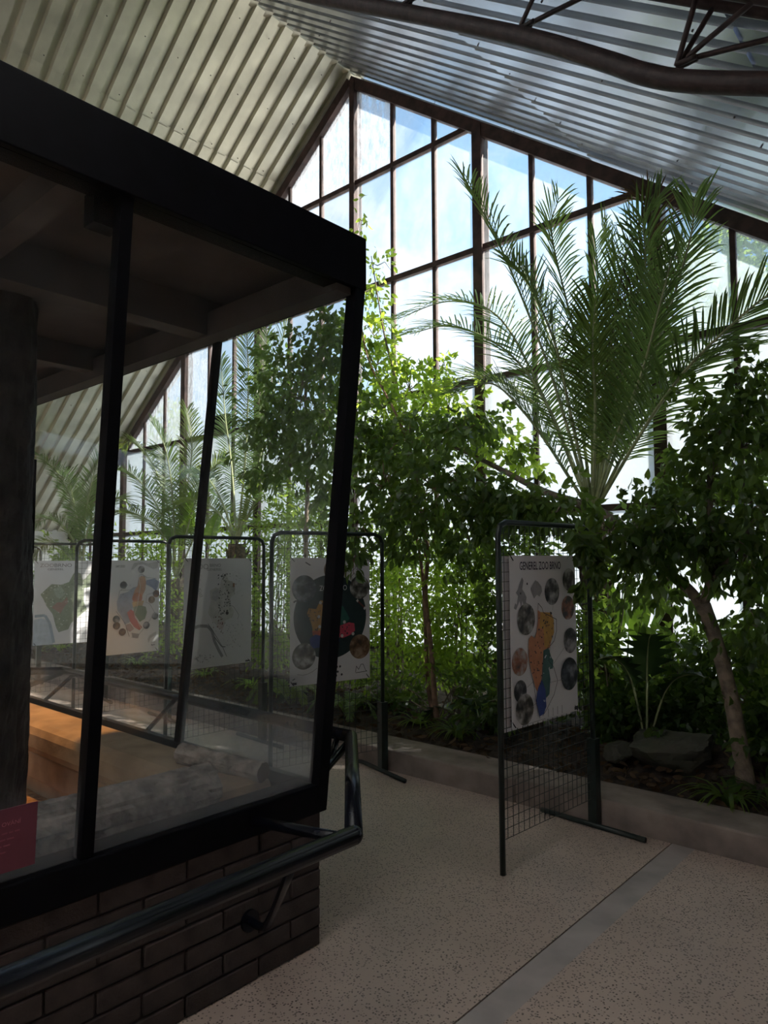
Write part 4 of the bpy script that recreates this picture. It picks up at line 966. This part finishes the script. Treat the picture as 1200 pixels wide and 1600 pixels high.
def mesh_panel(a, b, label, foot=True):
    a, b = Vector((*a, 0)), Vector((*b, 0)); u = (b-a).normalized(); L = (b-a).length; H = 1.80
    r = thing('mesh_panel', label, 'display panel', a, 'wire mesh display panels'); r.rotation_euler = (0, 0, math.atan2(u.y, u.x))
    c = .07; pts = [(0, 0, 0), (0, 0, H-c), (0.02, 0, H-.02), (c, 0, H), (L-c, 0, H), (L-.02, 0, H-.02), (L, 0, H-c), (L, 0, 0)]
    MB().tube(pts, .0155, 10).obj('frame', M['panel'], r, smooth=True)
    w = MB(); z0, z1 = .17, H-.012; n = int(round((L)/.05)); rw = .0019
    for i in range(1, n): w.tube([(L*i/n, 0, z0), (L*i/n, 0, z1)], rw, 4, False)
    m_ = int(round((z1-z0)/.05))
    for j in range(m_+1): z = z0+(z1-z0)*j/m_; w.tube([(0, -.003, z), (L, -.003, z)], rw, 4, False)
    o = w.obj('wire_mesh', M['wire'], r); o['kind'] = 'stuff'
    if foot:
        MB().box((L-.028, -.028, 0.0), (L+.028, .028, .52)).obj('foot_sleeve', M['panel'], r)
        MB().tube([(L-.03, -.33, .016), (L-.02, .36, .016)], .016, 8).obj('foot_bar', M['panel'], r, smooth=True)
    return r, a, u
PAN = [((-10.03, 3.18), (-9.90, 4.11), 'farthest mesh panel, an empty sliver beside the bark post'),
       ((-8.13, 3.15), (-7.99, 4.08), 'mesh panel carrying the green land map, second farthest'),
       ((-6.585, 3.06), (-6.52, 4.0), 'mesh panel carrying the coloured route map poster'),
       ((-5.11, 3.12), (-5.066, 4.06), 'mesh panel carrying the pale dotted plan poster'),
       ((-3.905, 3.20), (-3.675, 4.105), 'mesh panel carrying the dark disc poster behind the tank corner'),
       ((-2.03, 3.18), (-1.97, 4.11), 'nearest mesh panel standing alone at right, GENEREL ZOO BRNO poster')]
PN = [mesh_panel(*q) for q in PAN]
def poster_on(i, u0, z0, w, h, label):
    r, a, u = PN[i]; n_ = Vector((u.y, -u.x, 0)); p = a+u*u0+n_*.008; return Poster('poster', label, (p.x, p.y, z0), u, w, h)
DK = (.05, .05, .06); GR = (.30, .30, .32)

# 5: GENEREL ZOO BRNO
p = poster_on(5, .085, .715, .665, .908, 'white poster titled GENEREL ZOO BRNO with orange and blue map and oval photos')
p.text('GENEREL ZOO BRNO', .14, .915, .062, (.02, .02, .05), width=.62, bold=.0006)
eur = [(.05, .69), (.07, .72), (.09, .71), (.11, .76), (.08, .78), (.11, .80), (.14, .84), (.17, .87), (.19, .85), (.17, .80), (.20, .78), (.23, .75), (.22, .72), (.25, .71), (.25, .69), (.20, .68), (.17, .73), (.15, .69), (.13, .73), (.10, .70), (.08, .68)]
p.poly(eur, GR); p.poly([(.29, .80), (.33, .83), (.36, .85), (.40, .84), (.45, .81), (.46, .78), (.42, .75), (.38, .76), (.34, .74), (.31, .77)], GR)
p.circ(.145, .775, .008, DK, 'map_dot'); p.circ(.24, .83, .01, DK, 'map_dot')
for (x, y, rr_, k) in ((.61, .775, .115, 0), (.885, .845, .10, 1), (.86, .665, .105, 2), (.215, .62, .128, 1), (.115, .375, .11, 2), (.115, .205, .088, 0), (.175, -0.02+.06, .0, 3), (.885, .455, .11, 0), (.86, .245, .14, 3), (.165, .075, .0, 1)):
    if rr_ > 0: p.circ(x, y, rr_, PH[k])
p.circ(.17, .075+.02, .125, PH[1])
org = [(.38, .67), (.43, .65), (.58, .645), (.62, .60), (.62, .52), (.575, .47), (.55, .43), (.46, .42), (.44, .36), (.42, .27), (.38, .16), (.33, .20), (.27, .31), (.23, .40), (.24, .50), (.28, .52), (.33, .50), (.36, .54), (.38, .60)]
p.poly(org, (.55, .24, .13)); p.poly([(.42, .655), (.58, .645), (.62, .60), (.62, .52), (.575, .47), (.52, .43), (.47, .44), (.46, .55), (.40, .56)], (.58, .33, .09))
p.poly([(.45, .42), (.53, .43), (.57, .37), (.60, .35), (.59, .30), (.53, .30), (.55, .24), (.53, .15), (.48, .13), (.43, .22)], (.07, .15, .14)); p.poly([(.42, .25), (.47, .18), (.48, .08), (.44, .01+.03), (.37, .03), (.33, .13), (.36, .20)], (.05, .08, .27)); 
p.line([(.38, .67), (.385, .71), (.44, .68), (.46, .65), (.66, .60), (.66, .53), (.62, .47), (.55, .44), (.53, .35), (.60, .31), (.66, .22), (.60, .14), (.48, .06), (.42, .01+.02)], .004, DK)
p.line([(.24, .44), (.235, .36), (.29, .25), (.33, .12), (.38, .02)], .004, DK)
for a, b in (((.20, .22), (.30, .25)), ((.27, .10), (.34, .12)), ((.60, .33), (.78, .42)), ((.54, .22), (.74, .22)), ((.60, .66), (.61, .70))): p.line([a, b], .0025, GR)
p.dots(60, (.23, .15, .62, .65), .008, DK, 3, inside=org); p.dots(14, (.44, .04, .58, .40), .008, (.6, .65, .7), 5)
for x in (.50, .57, .64, .71): p.line([(x, .015), (x, .065)], .006, GR, 'legend_text')
p.line([(.12, -.0+.008), (.45, .012)], .003, GR, 'legend_text'); p.poly([(.91, .012), (.97, .014), (.97, .036), (.91, .034)], DK, 'emblem')
pb = PN[5]; n_ = Vector((pb[2].y, -pb[2].x, 0)); q_ = pb[1]+pb[2]*.045-n_*.010
bk = thing('poster', 'blank back of a sheet hung behind the GENEREL ZOO BRNO poster', 'poster', (q_.x, q_.y, .70)); bk.rotation_euler = (0, 0, math.atan2(pb[2].y, pb[2].x)); MB().box((0, -.001, 0), (.665, .001, .92)).obj('sheet', M['paper'], bk)

# 4: dark disc
p = poster_on(4, .14, .715, .672, .905, 'white poster with a large dark green disc and four round photos')
DG = (.020, .040, .045)
p.circ(.495, .525, .455, DG, 'dark_disc', n=56)
p.circ(.165, .755, .145, PH[3]); p.circ(.865, .755, .13, PH[1]); p.circ(.165, .175+.05, .14, PH[1]); p.circ(.865, .265, .135, PH[4]); p.circ(.54, .90, .135, PH[4])
p.text('ZOO BRNO', .35, .735, .055, (.72, .74, .76), width=.345)
o1 = [(.20, .56), (.22, .60), (.31, .59), (.36, .66), (.42, .65), (.47, .60), (.47, .40), (.40, .37), (.28, .38), (.25, .48)]
p.poly(o1, (.50, .28, .07)); p.poly([(.26, .42), (.45, .42), (.46, .38), (.36, .365), (.27, .385)], (.48, .12, .06)); p.poly([(.23, .36), (.30, .39), (.45, .36), (.60, .35), (.60, .32), (.45, .29), (.28, .28), (.24, .31)], (.03, .05, .22))
p.poly([(.55, .48), (.57, .58), (.64, .61), (.70, .54), (.73, .50), (.68, .46), (.60, .45)], (.03, .13, .10)); p.poly([(.56, .37), (.57, .44), (.72, .47), (.79, .46), (.80, .40), (.75, .37), (.64, .345)], (.55, .07, .12))
p.dots(30, (.2, .4, .47, .64), .008, DK, 8, inside=o1); p.dots(20, (.58, .37, .78, .45), .008, DK, 9)
for x, y in ((.36, .64), (.34, .53), (.35, .45), (.38, .31), (.66, .475), (.58, .355), (.63, .365), (.77, .375)): p.circ(x, y, .018, (.6, .6, .58), 'map_dot', n=12)
p.line([(.83, .645), (.92, .585)], .012, (.16, .05, .05)); p.poly([(.81, .645), (.83, .66), (.845, .645), (.83, .63)], (.7, .7, .7)); p.poly([(.905, .58), (.925, .595), (.94, .58), (.92, .565)], (.7, .7, .7))
for (x, y) in ((.74, .92), (.80, .93), (.75, .85), (.81, .885)):
    p.line([(x, y), (x+.04, y+.025), (x+.055, y-.01), (x+.012, y-.03), (x, y)], .003, DK)
p.line([(.08, .09), (.14, .08), (.20, .085), (.26, .10), (.32, .125)], .004, GR); p.line([(.80, .06), (.81, .11), (.84, .08), (.87, .12), (.90, .12), (.93, .07), (.95, .06), (.80, .055)], .004, DK)
for x, y in ((.56, .12), (.60, .12), (.57, .08), (.55, .05), (.62, .055)): p.circ(x, y, .014, DK, 'map_dot', n=6)
p.line([(.03, .65), (.06, .665), (.09, .65)], .012, DK); p.line([(.17, .965), (.23, .94)], .008, DK); p.line([(.83, .80), (.86, .86), (.90, .88)], .006, DK); p.poly([(.02, .012), (.07, .012), (.07, .03), (.02, .03)], DK, 'emblem'); p.line([(.02, .05), (.05, .06)], .006, DK)

# 3: dotted plan
p = poster_on(3, .14, .715, .665, .908, 'pale poster ZOO BRNO GENEREL with a dotted plan and grey river bend')
p.text('ZOO', .12, .90, .062, GR, width=.22); p.text('BRNO', .36, .92, .038, (.22, .22, .24), width=.16); p.text('GENEREL', .32, .885, .030, (.22, .22, .24), width=.22)
p.poly([(.55, .84), (.60, .86), (.64, .79), (.72, .77), (.74, .66), (.66, .62), (.68, .55), (.73, .50), (.70, .44), (.60, .42), (.56, .33), (.48, .36), (.40, .43), (.34, .50), (.38, .60), (.36, .70), (.45, .73), (.50, .72)], (.60, .59, .58)); p.poly([(.57, .80), (.70, .78), (.74, .70), (.64, .62), (.60, .70)], (.52, .50, .47)); p.poly([(.40, .68), (.48, .72), (.52, .66), (.46, .60), (.40, .62)], (.50, .49, .52)); p.poly([(.48, .40), (.58, .42), (.56, .33), (.48, .36)], (.62, .53, .53))
p.line([(.13, .365), (.22, .385), (.34, .375), (.40, .33), (.44, .23), (.50, .15), (.56, .08)], .026, GR, 'river'); p.line([(.44, .27), (.54, .18), (.60, .17)], .006, DK); p.line([(.34, .40), (.44, .30), (.56, .17), (.62, .08)], .004, DK); p.line([(.66, .56), (.72, .54), (.80, .46), (.78, .42)], .004, GR)
p.poly([(.115, .545), (.15, .545), (.15, .62), (.115, .62)], (.48, .13, .09)); p.poly([(.70, .725), (.73, .725), (.73, .765), (.70, .765)], (.30, .17, .10)); p.circ(.62, .485, .022, DK, 'map_dot')
for k in range(9): p.line([(.12+.012*k, .75-.013*k), (.15+.014*k, .77-.014*k)], .005, GR)
p.dots(46, (.10, .66, .24, .88), .006, GR, 31); p.dots(70, (.48, .48, .66, .86), .0085, DK, 32); p.dots(60, (.55, .16, .86, .40), .006, GR, 33); p.dots(30, (.64, .60, .84, .86), .006, GR, 34); p.dots(22, (.40, .30, .56, .46), .009, (.2, .1, .1), 35); p.dots(30, (.12, .05, .44, .12), .008, GR, 36); p.poly([(.90, .012), (.97, .012), (.97, .026), (.90, .026)], DK, 'emblem')

# 2: coloured route map
p = poster_on(2, .14, .70, .69, .91, 'white poster with blue, orange, green and red route map and small round photos')
p.text('GE', .075, .925, .030, DK, width=.055, bold=.0004); p.text('UAT ZOO', .335, .925, .030, DK, width=.135, bold=.0004)
p.poly([(.56, .90), (.60, .97), (.72, .985), (.82, .965), (.97, .985), (.97, .92), (.90, .90), (.82, .93), (.74, .955), (.66, .95), (.59, .90)], (.47, .47, .49)); p.poly([(.0, .90), (.03, .90), (.08, .84), (.12, .78), (.10, .72), (.0, .66)], (.50, .50, .51)); p.poly([(.83, .14), (.86, .18), (.96, .215), (.96, .18), (.88, .15), (.84, .09)], (.50, .50, .52))
p.poly([(.36, .56), (.41, .64), (.52, .66), (.60, .71), (.68, .70), (.66, .60), (.60, .50), (.58, .40), (.55, .33), (.48, .31), (.43, .40), (.37, .47)], (.36, .40, .52)); p.poly([(.79, .78), (.92, .80), (.99, .76), (.97, .70), (.94, .66), (.88, .70), (.78, .74)], (.24, .28, .42))
org2 = [(.67, .80), (.71, .83), (.77, .82), (.79, .76), (.78, .68), (.74, .62), (.72, .57), (.62, .55), (.58, .58), (.62, .68), (.66, .72)]
p.poly(org2, (.52, .28, .17)); p.circ(.66, .59, .075, (.46, .15, .06), 'map_area'); p.poly([(.58, .55), (.76, .56), (.74, .50), (.60, .49)], (.50, .33, .16)); p.poly([(.60, .49), (.70, .51), (.79, .49), (.81, .43), (.78, .36), (.70, .33), (.66, .38), (.62, .42)], (.20, .26, .17)); p.poly([(.51, .44), (.56, .47), (.61, .45), (.63, .38), (.70, .31), (.74, .27), (.70, .24), (.62, .28), (.56, .34)], (.46, .13, .12)); p.poly([(.50, .31), (.56, .32), (.62, .26), (.56, .23), (.50, .26)], (.40, .30, .30)); p.poly([(.58, .22), (.70, .20), (.68, .155), (.60, .165)], (.33, .31, .32))
p.line([(.37, .58), (.40, .68), (.54, .68), (.66, .72), (.68, .84), (.74, .85)], .004, GR); p.line([(.74, .84), (.80, .81), (.95, .80)], .004, GR); p.line([(.93, .65), (.80, .62), (.79, .54), (.85, .52), (.93, .42), (.78, .27), (.70, .20), (.58, .17)], .004, GR); p.line([(.35, .46), (.48, .33), (.55, .18)], .004, DK); p.line([(.67, .82), (.70, .72), (.66, .50), (.62, .42), (.72, .26)], .006, (.62, .55, .5))
for x, y, k in ((.71, .90, 0), (.45, .735, 3), (.945, .63, 2), (.875, .565, 4), (.355, .375, 1), (.36, .305, 4), (.445, .235, 4), (.93, .385, 0), (.80, .29, 0)): p.circ(x, y, .052, PH[k], n=20)
p.dots(40, (.40, .35, .78, .78), .006, (.25, .23, .25), 41); p.dots(20, (.36, .40, .58, .62), .006, (.2, .24, .36), 42)
p.text('kpm', .88, .065, .022, DK, name='emblem', bold=.0006); p.line([(.88, .10), (.94, .10)], .004, GR)

# 1: green land map
p = poster_on(1, .15, .68, .66, .93, 'bluish white poster ZOO BRNO GENEREL with a green land map')
p.poly([(.0, .30), (.12, .32), (.22, .29), (.30, .12), (.32, .0), (.0, .0)], (.50, .57, .66)); p.line([(.02, .345), (.18, .35), (.26, .25), (.33, .02)], .03, (.33, .40, .50), 'river')
gl_ = [(.10, .60), (.17, .65), (.27, .72), (.42, .71), (.55, .74), (.62, .84), (.66, .87), (.74, .84), (.78, .76), (.82, .78), (.96, .90), (.99, .78), (.92, .68), (.80, .66), (.80, .50), (.86, .40), (.76, .34), (.60, .24), (.56, .17), (.40, .14), (.36, .20), (.30, .36), (.20, .46), (.15, .54)]
p.poly(gl_, (.25, .29, .20)); p.poly([(.28, .44), (.37, .50), (.45, .50), (.52, .56), (.55, .50), (.48, .44), (.42, .36), (.36, .40)], (.34, .20, .16)); p.poly([(.30, .66), (.42, .70), (.50, .60), (.40, .54), (.34, .58)], (.33, .38, .30))
p.dots(60, (.14, .16, .80, .84), .009, (.62, .64, .55), 51, inside=gl_); p.dots(40, (.14, .16, .80, .84), .009, (.10, .12, .09), 52, inside=gl_)
p.text('ZOO', .08, .925, .056, (.33, .28, .28), width=.22); p.text('BRNO', .31, .925, .056, (.18, .16, .18), width=.28); p.text('GENEREL', .20, .885, .034, (.14, .12, .14), width=.26)

# ------------------------------------------------------------------ pink card on the glass
pc = thing('pink_card', 'dark pink information card stuck on the outside of the tank glass at lower left', 'sign', (XT, .62, .70)); 
tl_ = math.atan(OUT/(TOP-G0)); pc.rotation_euler = (0, tl_, 0); pc.location = (XT+.012, .62, .70)
MB().box((0, 0, 0), (.003, .315, .185)).obj('card', M['pink'], pc)
def card_text(txt, y, z, size):
    v, f = text_mesh(txt, size); MB().add([(.0036, y+p.x, z+p.y) for p in v], f).obj('lettering', ink((.50, .18, .24)), pc)
card_text('OVÁNÍ', .215, .135, .017)
rk = random.Random(2); mb = MB()                                     # body print, too faint to read
for k in range(5):
    y = .10
    while y < .27-.02*k:
        w = rk.uniform(.006, .02); mb.box((.003, y, .112-.018*k), (.0035, y+w, .116-.018*k)); y += w+.005
mb.obj('faint_print', ink((.30, .09, .13)), pc)

bpy.context.view_layer.update()
